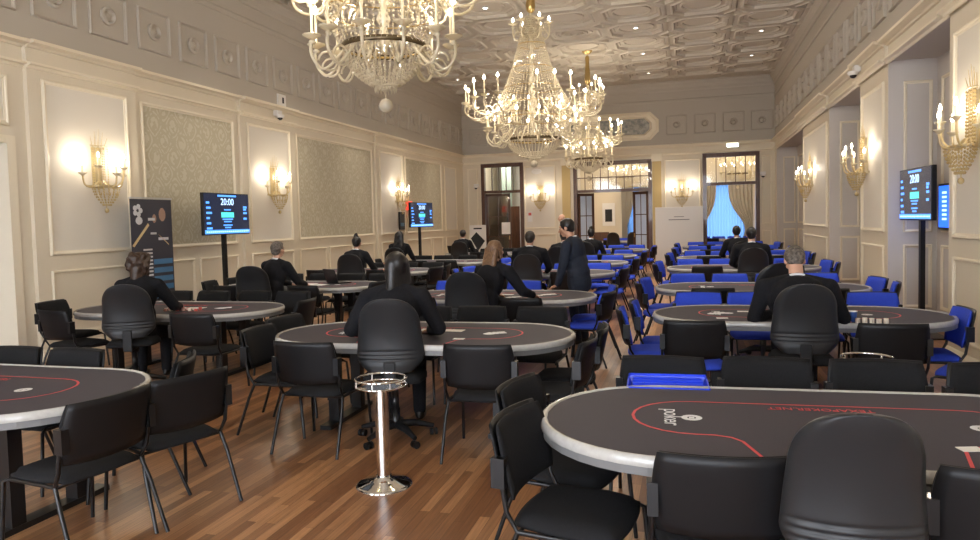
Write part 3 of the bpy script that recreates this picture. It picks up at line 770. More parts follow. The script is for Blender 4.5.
# name: (cx, cy, rot, chair kind, label, ref phrase)
TABLES = {
 'T1': (.60, 3.41, 2.5, 'black', 'poker table nearest the camera on the right with red TEXAPOKER.NET lettering', 'front right table'),
 'T2': (-4.45, 3.26, 0, 'black', 'poker table cut off by the left edge with silver rim and red line', 'front left table'),
 'T3': (-2.21, 5.60, 1.5, 'black', 'poker table behind the chrome stand, woman with long black hair dealing', 'front middle table'),
 'T4': (-5.85, 7.02, 0, 'black', 'poker table before the poster banner, covered with red and cream chips', 'second left table'),
 'T8': (-5.92, 9.95, 0, 'black', 'poker table by the wall where a grey-haired man in black deals', 'third left table'),
 'T9': (-6.15, 13.0, 0, 'black', 'poker table by the wall where the woman with the hair bun sits', 'fourth left table'),
 'T10': (-5.7, 15.85, 0, 'black', 'poker table before the person with long straight black hair near the wall', 'fifth left table'),
 'T11': (-5.6, 19.6, 0, 'black', 'farthest left poker table with a laptop beside the diamond sign', 'sixth left table'),
 'T7': (-2.40, 8.55, 0, 'blue', 'poker table where the ponytailed woman leans, suited man standing behind', 'second middle table'),
 'T12': (-2.55, 12.3, 0, 'blue', 'poker table in front of the broad dark-haired dealer, middle row', 'third middle table'),
 'T13': (-2.55, 15.05, 0, 'blue', 'middle row poker table just beyond the broad dark-haired dealer', 'fourth middle table'),
 'T14': (-2.55, 17.75, 0, 'blue', 'middle row poker table, second from the glazed doorway', 'fifth middle table'),
 'T15': (-2.45, 20.9, 0, 'blue', 'middle row poker table closest to the glazed doorway', 'sixth middle table'),
 'T5': (.95, 7.08, 0, 'blue', 'poker table with cream chip stacks and a blue cup on it', 'second right table'),
 'T6': (.86, 9.68, 0, 'blue', 'poker table just beyond the one with the blue cup', 'third right table'),
 'T16': (.90, 13.35, 0, 'blue', 'poker table before the seated dealer whose back faces the curtains doorway', 'fourth right table'),
 'T17': (1.02, 16.5, 0, 'blue', 'right row poker table, second from the curtained doorway', 'fifth right table'),
 'T18': (1.10, 19.4, 0, 'blue', 'right row poker table, next to the curtained doorway', 'sixth right table'),
 'T19': (1.10, 22.5, 0, 'blue', 'right row poker table right beside the white board', 'seventh right table'),
 'T20': (-2.3, 28.2, 0, 'blue', 'poker table in the room beyond the middle doorway', 'beyond-room middle table'),
 'T21': (1.4, 28.2, 0, 'blue', 'poker table in the room beyond the curtained doorway', 'beyond-room right table'),
}
for i, (k, v) in enumerate(TABLES.items()):
    o = T0 if i == 0 else copy_tree(T0)
    o.location = (v[0], v[1], 0); o.rotation_euler = (0, 0, R(v[2]))
    tag(o, v[4], 'poker table', 'poker tables')

# ------------------------------------------------------------------ visitor chairs
def pad(mb, w, z0, z1, y0, lean, curve, th, nx=12, nz=8, rnd_=.22, dome=.0, topdip=0):
    vs = []
    for side in (0, 1):
        for j in range(nz+1):
            for i in range(nx+1):
                u = -1+2*i/nx; v = -1+2*j/nz
                uu = u*math.sqrt(1-rnd_*v*v); vv = v*math.sqrt(1-rnd_*u*u)
                z = (z0+z1)/2+(z1-z0)/2*vv - topdip*(1-u*u)*(v > .5)*(v-.5)*2
                edge = min(1, (1-max(abs(u), abs(v)))*5); t_ = th*(.35+.65*math.sqrt(edge))
                y = y0-lean*(z-z0)+curve*uu*uu + (t_/2 if side else -t_/2)
                vs.append((w/2*uu, y, z))
    n = (nx+1); N = n*(nz+1); fs = []
    for j in range(nz):
        for i in range(nx):
            a = j*n+i; fs.append((a, a+1, a+n+1, a+n)); fs.append((N+a, N+a+n, N+a+n+1, N+a+1))
    for i in range(nx): fs.append((i+1, i, N+i, N+i+1)); a = nz*n+i; fs.append((a, a+1, N+a+1, N+a))
    for j in range(nz): a = j*n; fs.append((a, a+n, N+a+n, N+a)); a = j*n+nx; fs.append((a+n, a, N+a, N+a+n))
    return mb.add(vs, fs, True)
def seatpad(mb, w, y0, y1, z0, th, nx=12, ny=12):
    vs = []
    for side in (0, 1):
        for j in range(ny+1):
            for i in range(nx+1):
                u = -1+2*i/nx; v = -1+2*j/ny
                uu = u*math.sqrt(1-.20*v*v); vv = v*math.sqrt(1-.20*u*u)
                wf = 1-.06*(v < 0)*abs(v)
                e = min(1, (1-max(abs(u), abs(v)))*4); t_ = th*(.35+.65*math.sqrt(e))
                z = z0+(t_ if side else -.012*math.sqrt(e))-.018*max(0, v-.4)
                vs.append((w/2*uu*wf, (y0+y1)/2+(y1-y0)/2*vv, z))
    n = nx+1; N = n*(ny+1); fs = []
    for j in range(ny):
        for i in range(nx):
            a = j*n+i; fs.append((a, a+n, a+n+1, a+1)); fs.append((N+a, N+a+1, N+a+n+1, N+a+n))
    for i in range(nx): fs.append((i, i+1, N+i+1, N+i)); a = ny*n+i; fs.append((a+1, a, N+a, N+a+1))
    for j in range(ny): a = j*n; fs.append((a+n, a, N+a, N+a+n)); a = j*n+nx; fs.append((a, a+n, N+a+n, N+a))
    return mb.add(vs, fs, True)
def make_chair(kind):
    e = empty('visitor_chair'); fab = 'fabric' if kind == 'black' else 'blue'
    b = B(fab); seatpad(b, .49, -.23, .25, .425, .05); b.build('seat', e)
    b = B(fab); pad(b, .50, .53, .855, -.235, .22, .05, .035, rnd_=.16, topdip=.012); bk = b.build('backrest', e)
    b = B('seatblack'); pad(b, .515, .52, .862, -.262, .22, .05, .022, rnd_=.14, topdip=.012); b.build('back_shell', e)
    for s in (-1, 1):
        b = B('blackm'); b.tube([(s*.235, .20, .415), (s*.25, .235, .40), (s*.262, .27, .0)], .0115, 8); b.build('leg', e)
        b = B('blackm'); b.tube([(s*.25, -.17, .42), (s*.262, -.22, .30), (s*.272, -.33, .0)], .0115, 8); b.build('leg', e)
        b = B('blackm'); b.tube([(s*.235, .20, .412), (s*.25, -.17, .42), (s*.258, -.215, .50), (s*.262, -.245, .70)], .0115, 8)
        b.box(min(s*.235, s*.275), max(s*.235, s*.275), -.275, -.215, .60, .725); b.build('back_bracket', e)
    b = B('blackm'); b.tube([(-.235, .2, .411), (.235, .2, .411), (.245, -.17, .415), (-.245, -.17, .415)], .010, 8, closed=True); b.build('seat_frame', e)
    return e
CH = {'black': make_chair('black'), 'blue': make_chair('blue')}; USED = {'black': False, 'blue': False}
for o in CH.values(): o.location = (0, 0, 0)
def chair(kind, x, y, ang, label, group):
    """ang: direction the sitter faces, degrees, 0 = +X, 90 = +Y"""
    if not USED[kind]: o = CH[kind]; USED[kind] = True
    else: o = copy_tree(CH[kind])
    o.location = (x, y, 0); o.rotation_euler = (0, 0, R(ang-90))
    tag(o, label, 'chair', group); return o
DESC = {'black': 'black chair', 'blue': 'blue chair'}
def place(key, items):
    cx, cy, rot, kind, _, ref = TABLES[key]
    for it in items:
        lx, ly, ang, lab = it[:4]; kd = it[4] if len(it) > 4 else kind
        a = R(rot); x = cx+lx*math.cos(a)-ly*math.sin(a); y = cy+lx*math.sin(a)+ly*math.cos(a)
        chair(kd, x, y, ang+rot, DESC[kd]+' '+lab.replace('@', 'the '+ref), kd+' chairs round '+('the '+ref))
def pt(key, x, y): c = TABLES[key]; return (x-c[0], y-c[1])
def far(ys=.78, xs=(-.88, -.3, .3, .88)):
    nm = ['far side of @, leftmost', 'far side of @, second from left', 'far side of @, second from right', 'far side of @, rightmost']
    return [(x, ys+random.uniform(-.04, .05), 270+random.uniform(-5, 5), 'at '+nm[i]) for i, x in enumerate(xs)]
near = lambda l=-.62, r=.62, y=-.80: [(l, y, 90+random.uniform(-4, 4), 'on near side of @, left of the dealer'), (r, y, 90+random.uniform(-4, 4), 'on near side of @, right of the dealer')]
def ends(left=True, right=True, d=1.22):
    o = []
    if left: o += [(-d, -.30, 12, 'at left end of @, nearer one'), (-d+.02, .30, -12, 'at left end of @, farther one')]
    if right: o += [(d, -.30, 168, 'at right end of @, nearer one'), (d-.02, .30, 192, 'at right end of @, farther one')]
    return o
place('T1', [(-1.10, -.40, -12, 'at left end of @, nearer one'), (-1.20, .16, -14, 'at left end of @, farther one'),
             (-.53, -.50, 92, 'on near side of @, left of the dealer seat'), (.42, -.52, 86, 'on near side of @, right of the dealer seat')] + far(.70, (-.74, -.15, .45, 1.05)))
place('T2', [(*pt('T2', -3.20, 3.00), 172, 'at right end of @, nearest to camera'), (*pt('T2', -3.10, 3.56), 160, 'at right end of @, turned outwards'),
             (*pt('T2', -3.50, 3.80), 208, 'behind the right end of @')] + [(-.38, .50, 270, 'at far side of @, second from right'), (.18, .50, 268, 'at far side of @, rightmost')])
place('T3', [(*pt('T3', -2.76, 4.86), 88, 'on near side of @, left of the dealer'), (*pt('T3', -1.46, 4.90), 92, 'on near side of @, right of the dealer'),
             (*pt('T3', -3.26, 5.20), 0, 'at left end of @, nearer one'), (*pt('T3', -3.40, 5.80), -10, 'at left end of @, farther one'),
             (*pt('T3', -1.00, 4.98), 176, 'at right end of @, nearer one'), (*pt('T3', -.96, 5.50), 184, 'at right end of @, farther one')] + far(.80, (-.9, -.32, .26, .84)))
place('T4', [(*pt('T4', -4.80, 6.18), 92, 'on near side of @, right of the dealer'), (*pt('T4', -6.62, 6.30), 80, 'on near side of @, left of the dealer'),
             (*pt('T4', -7.28, 6.85), 8, 'at left end of @'), (*pt('T4', -4.55, 7.2), 185, 'at right end of @')] + far(.74))
place('T5', [(*pt('T5', .03, 6.22), 90, 'on near side of @, left of the dealer'), (*pt('T5', 1.47, 6.20), 91, 'on near side of @, right of the dealer'),
             (*pt('T5', -.34, 6.72), 6, 'at left end of @, nearer one'), (*pt('T5', -.26, 7.22), 2, 'at left end of @, farther one'),
             (*pt('T5', 1.98, 6.88), 178, 'at right end of @, farther one'), (*pt('T5', 2.12, 6.2), 150, 'at right end of @, nearer one')] + far(.80))
place('T7', far(xs=(-.92, -.40, .16, 1.45))[:3]+near()+ends())
for k in ('T6', 'T12', 'T13', 'T14', 'T16', 'T17', 'T18'): place(k, far()+near()+ends())
place('T8', far()+near()+ends()); place('T9', far()+near()+ends(left=False)); nr = lambda a, b_: [(a, -.80, 92, 'on near side of @, close beside the dealer'), (b_, -.80, 88, 'on near side of @, by its right end')]
place('T10', far()+nr(-.22, .50)+ends()); place('T11', nr(.0, .60)+far())
place('T15', far()+ends()+near()); place('T19', far()+near()+ends())
place('T20', far()+near()+ends()); place('T21', far()+near())

# ------------------------------------------------------------------ dealer (office) chairs
def make_dealer():
    e = empty('dealer_chair')
    b = B('shell'); nx, nz = 18, 56; vs = []
    z0, z1 = .575, 1.145
    def halfw(t):            # t 0 bottom .. 1 top
        if t < .22: return .16+.098*math.sin(t/.22*PI/2)
        if t <= .621: return .258-.024*(t-.22)/.40
        q = (t-.62)/.38; return .227*(max(0, 1-q**2.2))**.55+.012
    for side in (0, 1):
        for j in range(nz+1):
            if j <= 44: t = .62*j/44; hw = halfw(t)
            else: q = (j-44)/12*R(86); t = .62+.38*math.sin(q); hw = .234*math.cos(q)**.75
            z = z0+(z1-z0)*t
            for i in range(nx+1):
                u = -1+2*i/nx
                ed = min(1, (1-abs(u))*4)*min(1, (1-t)*8+.25)*min(1, t*8+.25); th = .055*(.25+.75*math.sqrt(max(0, ed)))
                y = -.235-.10*t*t+.055*(hw*u/.25)**2+(.03*math.sin(t*PI))
                if side == 0:                     # outer shell: moulded ridges low on the back
                    y -= th*.6
                    for rz in (.17, .225, .28): y += .010*math.exp(-((t-rz)/.013)**2)*(abs(u) < .93)
                else: y += th*.4
                vs.append((hw*u, y, z))
    n = nx+1; N = n*(nz+1); fs = []
    for j in range(nz):
        for i in range(nx):
            a = j*n+i; fs.append((a, a+1, a+n+1, a+n)); fs.append((N+a, N+a+n, N+a+n+1, N+a+1))
    for i in range(nx): fs.append((i+1, i, N+i, N+i+1)); a = nz*n+i; fs.append((a, a+1, N+a+1, N+a))
    for j in range(nz): a = j*n; fs.append((a, a+n, N+a+n, N+a)); a = j*n+nx; fs.append((a+n, a, N+a, N+a+n))
    b.add(vs, fs, True); b.build('backrest', e)
    b = B('fabric'); seatpad(b, .50, -.22, .26, .48, .07); b.build('seat', e)
    b = B('black'); b.box(-.045, .045, -.27, -.245, .45, .66); b.box(-.045, .045, -.27, .05, .44, .465); b.build('back_support', e, bevel=.008)
    b = B('blackm'); b.lathe([(.05, .46), (.05, .40), (.028, .40), (.028, .25), (.035, .25), (.035, .09)], n=14); b.build('gas_column', e)
    for k in range(5):
        a = 2*PI*k/5+.3; c, s = math.cos(a), math.sin(a)
        b = B('black'); b.tube([(0, 0, .12), (c*.15, s*.15, .115), (c*.30, s*.30, .075)], [.035, .028, .018], 8); lg = b.build('base_leg', e)
        b = B('blackm'); T = Matrix.Translation((c*.30, s*.30, .028)) @ Matrix.Rotation(a, 4, 'Z')
        for dx in (-.018, .018):
            pr = [T @ Vector((dx+w_, .028*math.cos(q), .028*math.sin(q))) for w_ in (-.01, .01) for q in [2*PI*i/14 for i in range(14)]]
            b.add(pr, [tuple(range(14))[::-1], tuple(range(14, 28))]+[(i, (i+1) % 14, 14+(i+1) % 14, 14+i) for i in range(14)])
        b.build('caster', lg)
    return e
D0 = make_dealer()
DC = [((.50, 2.64), 90, 'empty black dealer chair in the foreground with rounded ridged back'),
      ((-2.24, 5.06), 106, 'black dealer chair under the woman behind the chrome stand'),
      ((-5.72, 6.14), 120, 'black dealer chair under the curly-haired woman by the banner'),
      ((-6.10, 8.95), 108, 'black dealer chair under the grey-haired man near the wall'),
      ((-6.22, 12.2), 108, 'black dealer chair under the woman with the hair bun'),
      ((-6.55, 15.1), 105, 'black dealer chair under the person with long straight black hair'),
      ((-6.25, 18.9), 105, 'black dealer chair farthest left, before the diamond sign'),
      ((-2.45, 7.68), 100, 'black dealer chair left of the ponytailed woman'),
      ((-2.60, 11.45), 98, 'black dealer chair under the broad man in the middle row'),
      ((-2.55, 14.2), 90, 'black dealer chair beyond the broad man in the middle row'),
      ((-2.4, 16.95), 90, 'black dealer chair hidden behind the standing suited man'),
      ((.88, 6.25), 90, 'black dealer chair under the man with bowed greying head'),
      ((.82, 8.75), 120, 'empty black dealer chair turned aside behind the bowed man'),
      ((1.02, 12.6), 90, 'black dealer chair under the man facing the curtained doorway'),
      ((1.05, 15.7), 95, 'black dealer chair under the farther man facing the curtained doorway'),
      ((-2.75, 26.9), 90, 'empty dealer chair in the middle doorway, left one of two'),
      ((-2.0, 27.0), 90, 'empty dealer chair in the middle doorway, right one of two')]
for i, ((x, y), a, lab) in enumerate(DC):
    o = D0 if i == 0 else copy_tree(D0)
    o.location = (x, y, 0); o.rotation_euler = (0, 0, R(a-90)); tag(o, lab, 'office chair', 'dealer chairs')
    o.scale = (.86, .96, .952) if i == 0 else (1, 1, 1)

# ------------------------------------------------------------------ people
def remesh(mb, name, voxel, smooth=4):
    me = mb.mesh(name); o = bpy.data.objects.new(name, me); COL.objects.link(o)
    wd = o.modifiers.new('w', 'WELD'); wd.merge_threshold = .00005
    r = o.modifiers.new('r', 'REMESH'); r.mode = 'VOXEL'; r.voxel_size = voxel; r.use_smooth_shade = True
    s = o.modifiers.new('s', 'SMOOTH'); s.factor = .5; s.iterations = smooth
    dg = bpy.context.evaluated_depsgraph_get(); dg.update()
    nm = bpy.data.meshes.new_from_object(o.evaluated_get(dg)); mats = list(mb.mats)
    bpy.data.objects.remove(o); nm.name = name
    nm.materials.clear(); nm.materials.append(mats[0])
    for p in nm.polygons: p.use_smooth = True; p.material_index = 0
    return nm
def link(me, name, parent): o = bpy.data.objects.new(name, me); COL.objects.link(o); o.parent = parent; return o
def elbow(sh, wr, l1, l2, hint):
    d = wr-sh; L_ = min(d.length, (l1+l2)*.995); dn = d.normalized(); x = (l1*l1-l2*l2+L_*L_)/(2*L_); h = math.sqrt(max(0, l1*l1-x*x))
    hp = (hint-dn*hint.dot(dn)).normalized(); return sh+dn*x+hp*h, sh+dn*L_
def person(loc, face, label, top=1.45, sit=True, lean=.10, bow=0., hyaw=0, hair='short', hm='hdark', skin='skin', suit='suit', lh=(-.22, .42, .80), rh=(.22, .42, .80), vox=.009, wide=1., side=0., name='person', bodyw=1., shoes='shoe'):
    e = empty(name, (loc[0], loc[1], 0), R(face-90)); V = Vector
    nz = top-.30; neck = V((side, lean, nz))
    hip = V((0, -.02, .60 if sit else .93))
    hc = V((side+math.sin(R(hyaw))*-.0, lean+.035+bow*.09, top-.118-bow*.02))
    Hm = Matrix.Rotation(R(hyaw), 3, 'Z') @ Matrix.Rotation(-bow*.7, 3, 'X')
    def hp(x, y, z): return hc+Hm @ V((x, y, z))
    chest = hip.lerp(neck, .66); waist = hip.lerp(neck, .30)
    sl = V((side-.20*wide, lean-.01, nz-.055)); sr = V((side+.20*wide, lean-.01, nz-.055))
    if sit:
        kn = [V((-.13, .44, .53)), V((.13, .44, .53))]; an = [V((-.13, .40, .10)), V((.13, .42, .10))]; hj = [V((-.10, 0, .58)), V((.10, 0, .58))]
    else:
        kn = [V((-.10, .03, .50)), V((.11, .0, .50))]; an = [V((-.10, -.02, .09)), V((.12, -.05, .09))]; hj = [V((-.10, 0, .90)), V((.10, 0, .90))]
    arms = []
    for sh, wr, sg in ((sl, V(lh), -1), (sr, V(rh), 1)):
        el, w2 = elbow(sh, wr, .29*(top if not sit else 1.72)/1.72, .26, V((sg*.55, -.3, -.8))); arms.append((sh, el, w2))
    b = B(skin)
    # head with cranium, jaw, nose, brow, ears
    b.ell(hp(0, -.012, .022), (.077, .096, .095), Hm, 18, 12); b.ell(hp(0, .022, -.035), (.058, .070, .080), Hm, 16, 10)
    b.ell(hp(0, .062, -.085), (.030, .026, .024), Hm); b.cap_(hp(0, .088, .012), hp(0, .112, -.030), .010, .015, 8)
    b.cap_(hp(-.045, .078, .032), hp(.045, .078, .032), .012, .012, 8); b.ell(hp(0, .086, -.060), (.026, .014, .011), Hm)
    for s in (-1, 1): b.ell(hp(s*.079, -.005, -.008), (.010, .022, .034), Hm, 10, 8); b.ell(hp(s*.045, .06, -.02), (.024, .024, .024), Hm)
    b.cap_(neck+V((0, -.01, -.02)), hp(0, -.02, -.06), .056*bodyw, .050*bodyw)
    b.ell(chest, (.13*wide, .085, .17)); b.ell(waist, (.11, .08, .14)); b.ell(hip, (.13, .095, .10))
    b.cap_(sl+V((.03, 0, 0)), sr-V((.03, 0, 0)), .045, .045); b.cap_(neck, chest, .05, .08)
    for (sh, el, wr), sg in zip(arms, (-1, 1)):
        b.cap_(sh, el, .042, .034); b.cap_(el, wr, .034, .025)
        d = (wr-el).normalized(); fl = V((d.x, d.y, 0)).normalized(); dn = (fl*.94+V((0, 0, -.34))).normalized()
        sd = V((-fl.y, fl.x, 0)); p1 = wr+dn*.075
        for q in (-.5, 0, .5): b.cap_(wr+sd*q*.03, p1+sd*q*.052, .019, .016, 8)
        for fi, (q, ln_) in enumerate(((-.75, .060), (-.25, .073), (.25, .078), (.75, .068))):
            a0 = p1+sd*q*.045; a1 = a0+(dn*.8+V((0, 0, -.25)))*ln_*.55+sd*q*.006; a2 = a1+(dn*.55+V((0, 0, -.75)))*ln_*.5
            b.cap_(a0, a1, .0095, .0088, 8); b.cap_(a1, a2, .0088, .0075, 8)
        th = wr+dn*.025+sd*(.030*sg*1); b.cap_(th, th+dn*.035+sd*.026*sg, .012, .0105, 8); b.cap_(th+dn*.035+sd*.026*sg, th+dn*.062+sd*.028*sg+V((0, 0, -.012)), .0105, .009, 8)
    for k in range(2):
        b.cap_(hip, hj[k], .085, .075); b.cap_(hj[k], kn[k], .068, .048); b.cap_(kn[k], an[k], .048, .034); b.cap_(an[k], an[k]+V((0, .12, -.055)), .034, .025)
    link(remesh(b, 'body', vox, 3), 'body', e)
    # jacket
    b = B(suit)
    b.ell(chest+V((0, -.005, .02)), (.20*wide, .135*bodyw, .21)); b.ell(waist, (.185*bodyw, .135*bodyw, .20)); b.ell(hip+V((0, 0, .03)), (.20*bodyw, .15, .15))
    b.cap_(sl+V((.02, 0, .012)), neck+V((-.035, -.01, .018)), .064, .050); b.cap_(sr+V((-.02, 0, .012)), neck+V((.035, -.01, .018)), .064, .050)
    b.cap_(neck+V((0, -.03, .012)), chest, .062, .12)
    if not sit: b.cap_(waist, hip+V((0, -.01, -.10)), .15, .165); b.ell(hip+V((0, 0, -.08)), (.20, .165, .20))
    for sh, el, wr in arms:
        b.cap_(sh, el, .076, .062); b.cap_(el, wr-(wr-el).normalized()*.02, .062, .047)
    link(remesh(b, 'jacket', max(vox, .010), 5), 'jacket', e)
    b = B(suit)
    b.ell(hip+V((0, 0, -.04)), (.165, .125, .11))
    for k in range(2): b.cap_(hj[k], kn[k], .092, .070); b.cap_(kn[k], an[k]+V((0, 0, .0)), .070, .055)
    link(remesh(b, 'trousers', .013, 4), 'trousers', e)
    for k in range(2):
        b = B(shoes); a = an[k]; b.ell((a.x, a.y+.07, .045), (.048, .135, .045)); b.ell((a.x, a.y+.0, .07), (.045, .055, .055)); link(remesh(b, 'shoe', .012, 2), 'shoe', e)
    # hair
    if hair != 'bald':
        b = B(hm)
        b.ell(hp(0, -.022, .032), (.089, .102, .100), Hm, 18, 12)
        b.ell(hp(0, -.05, -.012), (.074, .062, .075), Hm, 16, 10)
        if hair == 'short': b.ell(hp(0, .03 if not sit else .03, .085), (.066, .055, .040) if sit else (.06, .040, .034), Hm)
        if hair in ('long', 'pony', 'curly'):
            for s in (-1, 1): b.cap_(hp(s*.062, .0, .03), hp(s*.072, -.01, -.07), .034, .030)
        if hair == 'long':
            for k in range(7):
                x = (k-3)*.022; b.cap_(hp(x*.7, -.040, .035), hp(x*1.15, -.060, -.15), .058, .045); b.cap_(hp(x*1.15, -.060, -.15), V((side+x*1.3, lean-.165, top-.56)), .045, .026)
        if hair == 'curly':
            rr = random.Random(5)
            for k in range(60):
                a = rr.uniform(0, 2*PI); zz = rr.uniform(-.19, .11); q = .098*math.sqrt(max(.2, 1-((zz-.02)/.16)**2))
                x, y = q*math.cos(a), q*math.sin(a)-.02
                if y > .045 and zz < .06: continue
                p = hp(x, y, zz); b.cap_(p, p+V((rr.uniform(-.02, .02), rr.uniform(-.03, .01), -.03)), .034, .024, 8)
            b.cap_(hp(0, -.07, -.05), hp(0, -.09, -.17), .07, .055)
        if hair == 'pony':
            for k in range(5):
                x = (k-2)*.028; b.cap_(hp(x, -.07, .02), hp(x-.02, -.11, -.16), .040, .040); b.cap_(hp(x-.02, -.11, -.16), V((side+x-.04, lean-.13, top-.50)), .038, .018)
        if hair == 'bun': b.ell(hp(0, -.045, .135), (.045, .045, .040), Hm); b.ell(hp(.015, -.06, .165), (.028, .03, .025), Hm)
        link(remesh(b, 'hair', .010, 2), 'hair', e)
    for s in (-1, 1):
        b = B('eye'); b.ell(hp(s*.031, .086, .006), (.011, .007, .007), Hm, 10, 7); b.build('eye', e)
    b = B('lip'); b.ell(hp(0, .098, -.060), (.022, .007, .006), Hm, 10, 6); b.build('mouth', e)
    if hair in ('long', 'curly', 'pony'): tag(e, label, 'person', 'people at the tables'); return e
    b = B('shirt'); nv = neck+V((0, 0, .028)); b.tube([(nv.x+.060*math.cos(t_), nv.y-.005+.062*math.sin(t_), nv.z+.012-.02*math.sin(t_)) for t_ in [2*PI*k/20 for k in range(20)]], .012, 8, closed=True); b.build('shirt_collar', e)
    tag(e, label, 'person', 'people at the tables')
    return e
person((-5.78, 6.28), 112, 'person with curly brown hair in black, seated before the banner', 1.44, hair='curly', hm='hbrown', lean=.10, vox=.012, lh=(-.10, .46, .80), rh=(.30, .44, .80), hyaw=-12, wide=.95)
person((-5.95, 9.1), 78, 'person with short grey hair in black jacket, seated near the wall', 1.46, hm='hgrey', lean=.12, vox=.012, lh=(-.1, .50, .80), rh=(.2, .5, .80), wide=1.05)
person((-6.16, 12.25), 95, 'person with dark hair in a bun, black jacket, seated', 1.46, hair='bun', hm='hblack', vox=.013, lean=.08, rh=(.25, .42, .80), wide=.9)
person((-6.52, 15.18), 90, 'person with long straight black hair seated below the small screen', 1.50, hair='long', hm='hblack', vox=.015, lean=.06, wide=.95)
person((-6.22, 19.0), 90, 'person with dark hair seated before the diamond sign', 1.45, hm='hdark', vox=.015, lean=.12)
person((-2.27, 5.14), 104, 'person with long black hair in black, seated behind the chrome stand', 1.46, hair='long', hm='hblack', vox=.009, lean=.10, hyaw=44, lh=(-.26, .30, .80), rh=(.26, .32, .80), side=.0, wide=1.08, bodyw=1.05, skin='skin2')
person((-2.34, 7.80), 78, 'person with long light brown ponytail leaning over the table, arm reaching', 1.46, hair='pony', hm='hlight', vox=.010, lean=.18, hyaw=-10, rh=(.44, .50, .80), lh=(-.05, .50, .80), side=.10, wide=.92)
person((-2.60, 11.55), 90, 'person with short dark hair, broad shoulders, seated in middle row', 1.50, hm='hdark', vox=.012, lean=.10, wide=1.18, bodyw=1.1)
person((-2.50, 14.3), 86, 'person with short hair seated just left of the standing man', 1.46, hm='hdark', vox=.014, lean=.10, wide=1.08)
person((-2.30, 17.05), 90, 'person seated behind the standing suited man, mostly hidden', 1.44, hm='hblack', hair='bun', vox=.016, lean=.10)
person((.90, 6.36), 90, 'person with greying hair bowed over the table in black jacket', 1.42, hm='hgrey', vox=.009, lean=.14, bow=.9, wide=1.28, bodyw=1.15, lh=(-.20, .36, .80), rh=(.20, .36, .80), side=-.02)
person((1.02, 12.68), 92, 'person with black hair in dark suit facing the curtained doorway', 1.47, hm='hblack', vox=.012, lean=.08, wide=1.12, bodyw=1.1)
person((.98, 15.8), 95, 'person in dark clothes seated one table closer to the curtained doorway', 1.45, hm='hblack', vox=.015, lean=.10)
person((-1.46, 9.46), 170, 'person standing in a navy suit and white collar, hand on table', 1.70, sit=False, hm='hblack', skin='skin2', suit='navy', vox=.008, lean=.08, bow=.35, wide=1.1, bodyw=1.1, lh=(-.26, .20, .80), rh=(.24, .10, .86), hyaw=8)
person((-3.72, 21.9), 200, 'person standing bald in dark clothes by the ochre pilaster', 1.84, sit=False, hair='bald', vox=.015, lh=(-.26, .05, .85), rh=(.26, .05, .85))

# ------------------------------------------------------------------ chrome ashtray stands
def make_stand():
    e = empty('chrome_stand')
    b = B('chrome'); b.lathe([(.185, .0), (.185, .008), (.165, .016), (.10, .034), (.055, .052), (.048, .07)], n=36); b.build('base', e)
    b = B('chrome'); b.lathe([(.045, .06), (.045, .64)], n=28); b.build('column', e)
    b = B('chrome'); b.lathe([(.05, .632), (.135, .642), (.14, .65), (.12, .648), (.0, .646)], n=36, cap=False)
    for z in (.655, .70): b.tube([(.165*math.cos(2*PI*k/40), .165*math.sin(2*PI*k/40), z) for k in range(40)], .0065, 8, closed=True)
    for k in range(4): a = PI/4+PI/2*k; b.tube([(.165*math.cos(a), .165*math.sin(a), .655), (.165*math.cos(a), .165*math.sin(a), .70)], .006, 6)
    for k in range(4): a = PI/4+PI/2*k; b.tube([(.165*math.cos(a), .165*math.sin(a), .655), (.10*math.cos(a), .10*math.sin(a), .646)], .006, 6)
    b.build('tray_ring', e); return e
s0 = make_stand(); s0.location = (-1.93, 4.14, 0); tag(s0, 'polished chrome pedestal stand with ringed top standing on the open floor', 'pedestal stand', 'chrome stands')
s1 = copy_tree(s0); s1.location = (1.16, 5.29, 0); tag(s1, 'chrome ringed stand behind the front right table, only its rings showing', 'pedestal stand', 'chrome stands')

# ------------------------------------------------------------------ screens on poles, banner, signs, board
def make_tv():
    e = empty('screen_stand'); W, Hh = 1.22, .70
    b = B('black'); b.box(-W/2, W/2, -.03, .03, -Hh/2, Hh/2); c = b.build('screen_casing', e, bevel=.006)
    b = B('screen'); b.box(-W/2+.012, W/2-.012, -.034, -.03, -Hh/2+.02, Hh/2-.012); b.build('display', e)
    b = B('sblue'); b.box(-W/2+.012, W/2-.012, -.036, -.034, -Hh/2+.02, -Hh/2+.085); b.box(-.25, .25, -.036, -.034, Hh/2-.06, Hh/2-.03)
    for i in range(6): b.box(-W/2+.06, -W/2+.06+.08+.03*(i % 3), -.036, -.034, .17-.085*i, .205-.085*i)
    for i, (z, w_) in enumerate(((.10, .10), (.06, .08), (.0, .1), (-.10, .09))): b.box(W/2-.17, W/2-.17+w_, -.036, -.034, z, z+.035)
    for z, w_ in ((-.10, .14), (-.14, .10), (-.20, .12), (-.24, .08), (.06, .09)): b.box(-w_, w_, -.036, -.034, z, z+.022)
    b.m('steal').box(-.17, .17, -.037, -.034, -.06, .03); b.m('swhite')
    for i in range(22): b.box(-W/2+.05+i*.052, -W/2+.05+i*.052+.035, -.0375, -.036, -Hh/2+.045, -Hh/2+.06)
    b.m('sblue'); T = Matrix.Rotation(R(35), 4, 'Y')
    b.build('screen_graphics', c)
    text('20:00', .16, 'swhite', c, (0, -.036, .20), (R(90), 0, 0), 'clock_digits', ext=.0008)
    b = B('blackm'); b.box(-.035, .035, .03, .09, -1.87, .15); b.build('pole', e)
    b = B('blackm'); b.box(-.33, .33, -.22, .30, -1.915, -1.89); b.box(-.08, .08, -.02, .14, -1.89, -1.62); b.build('base', e)
    return e
tv0 = make_tv()
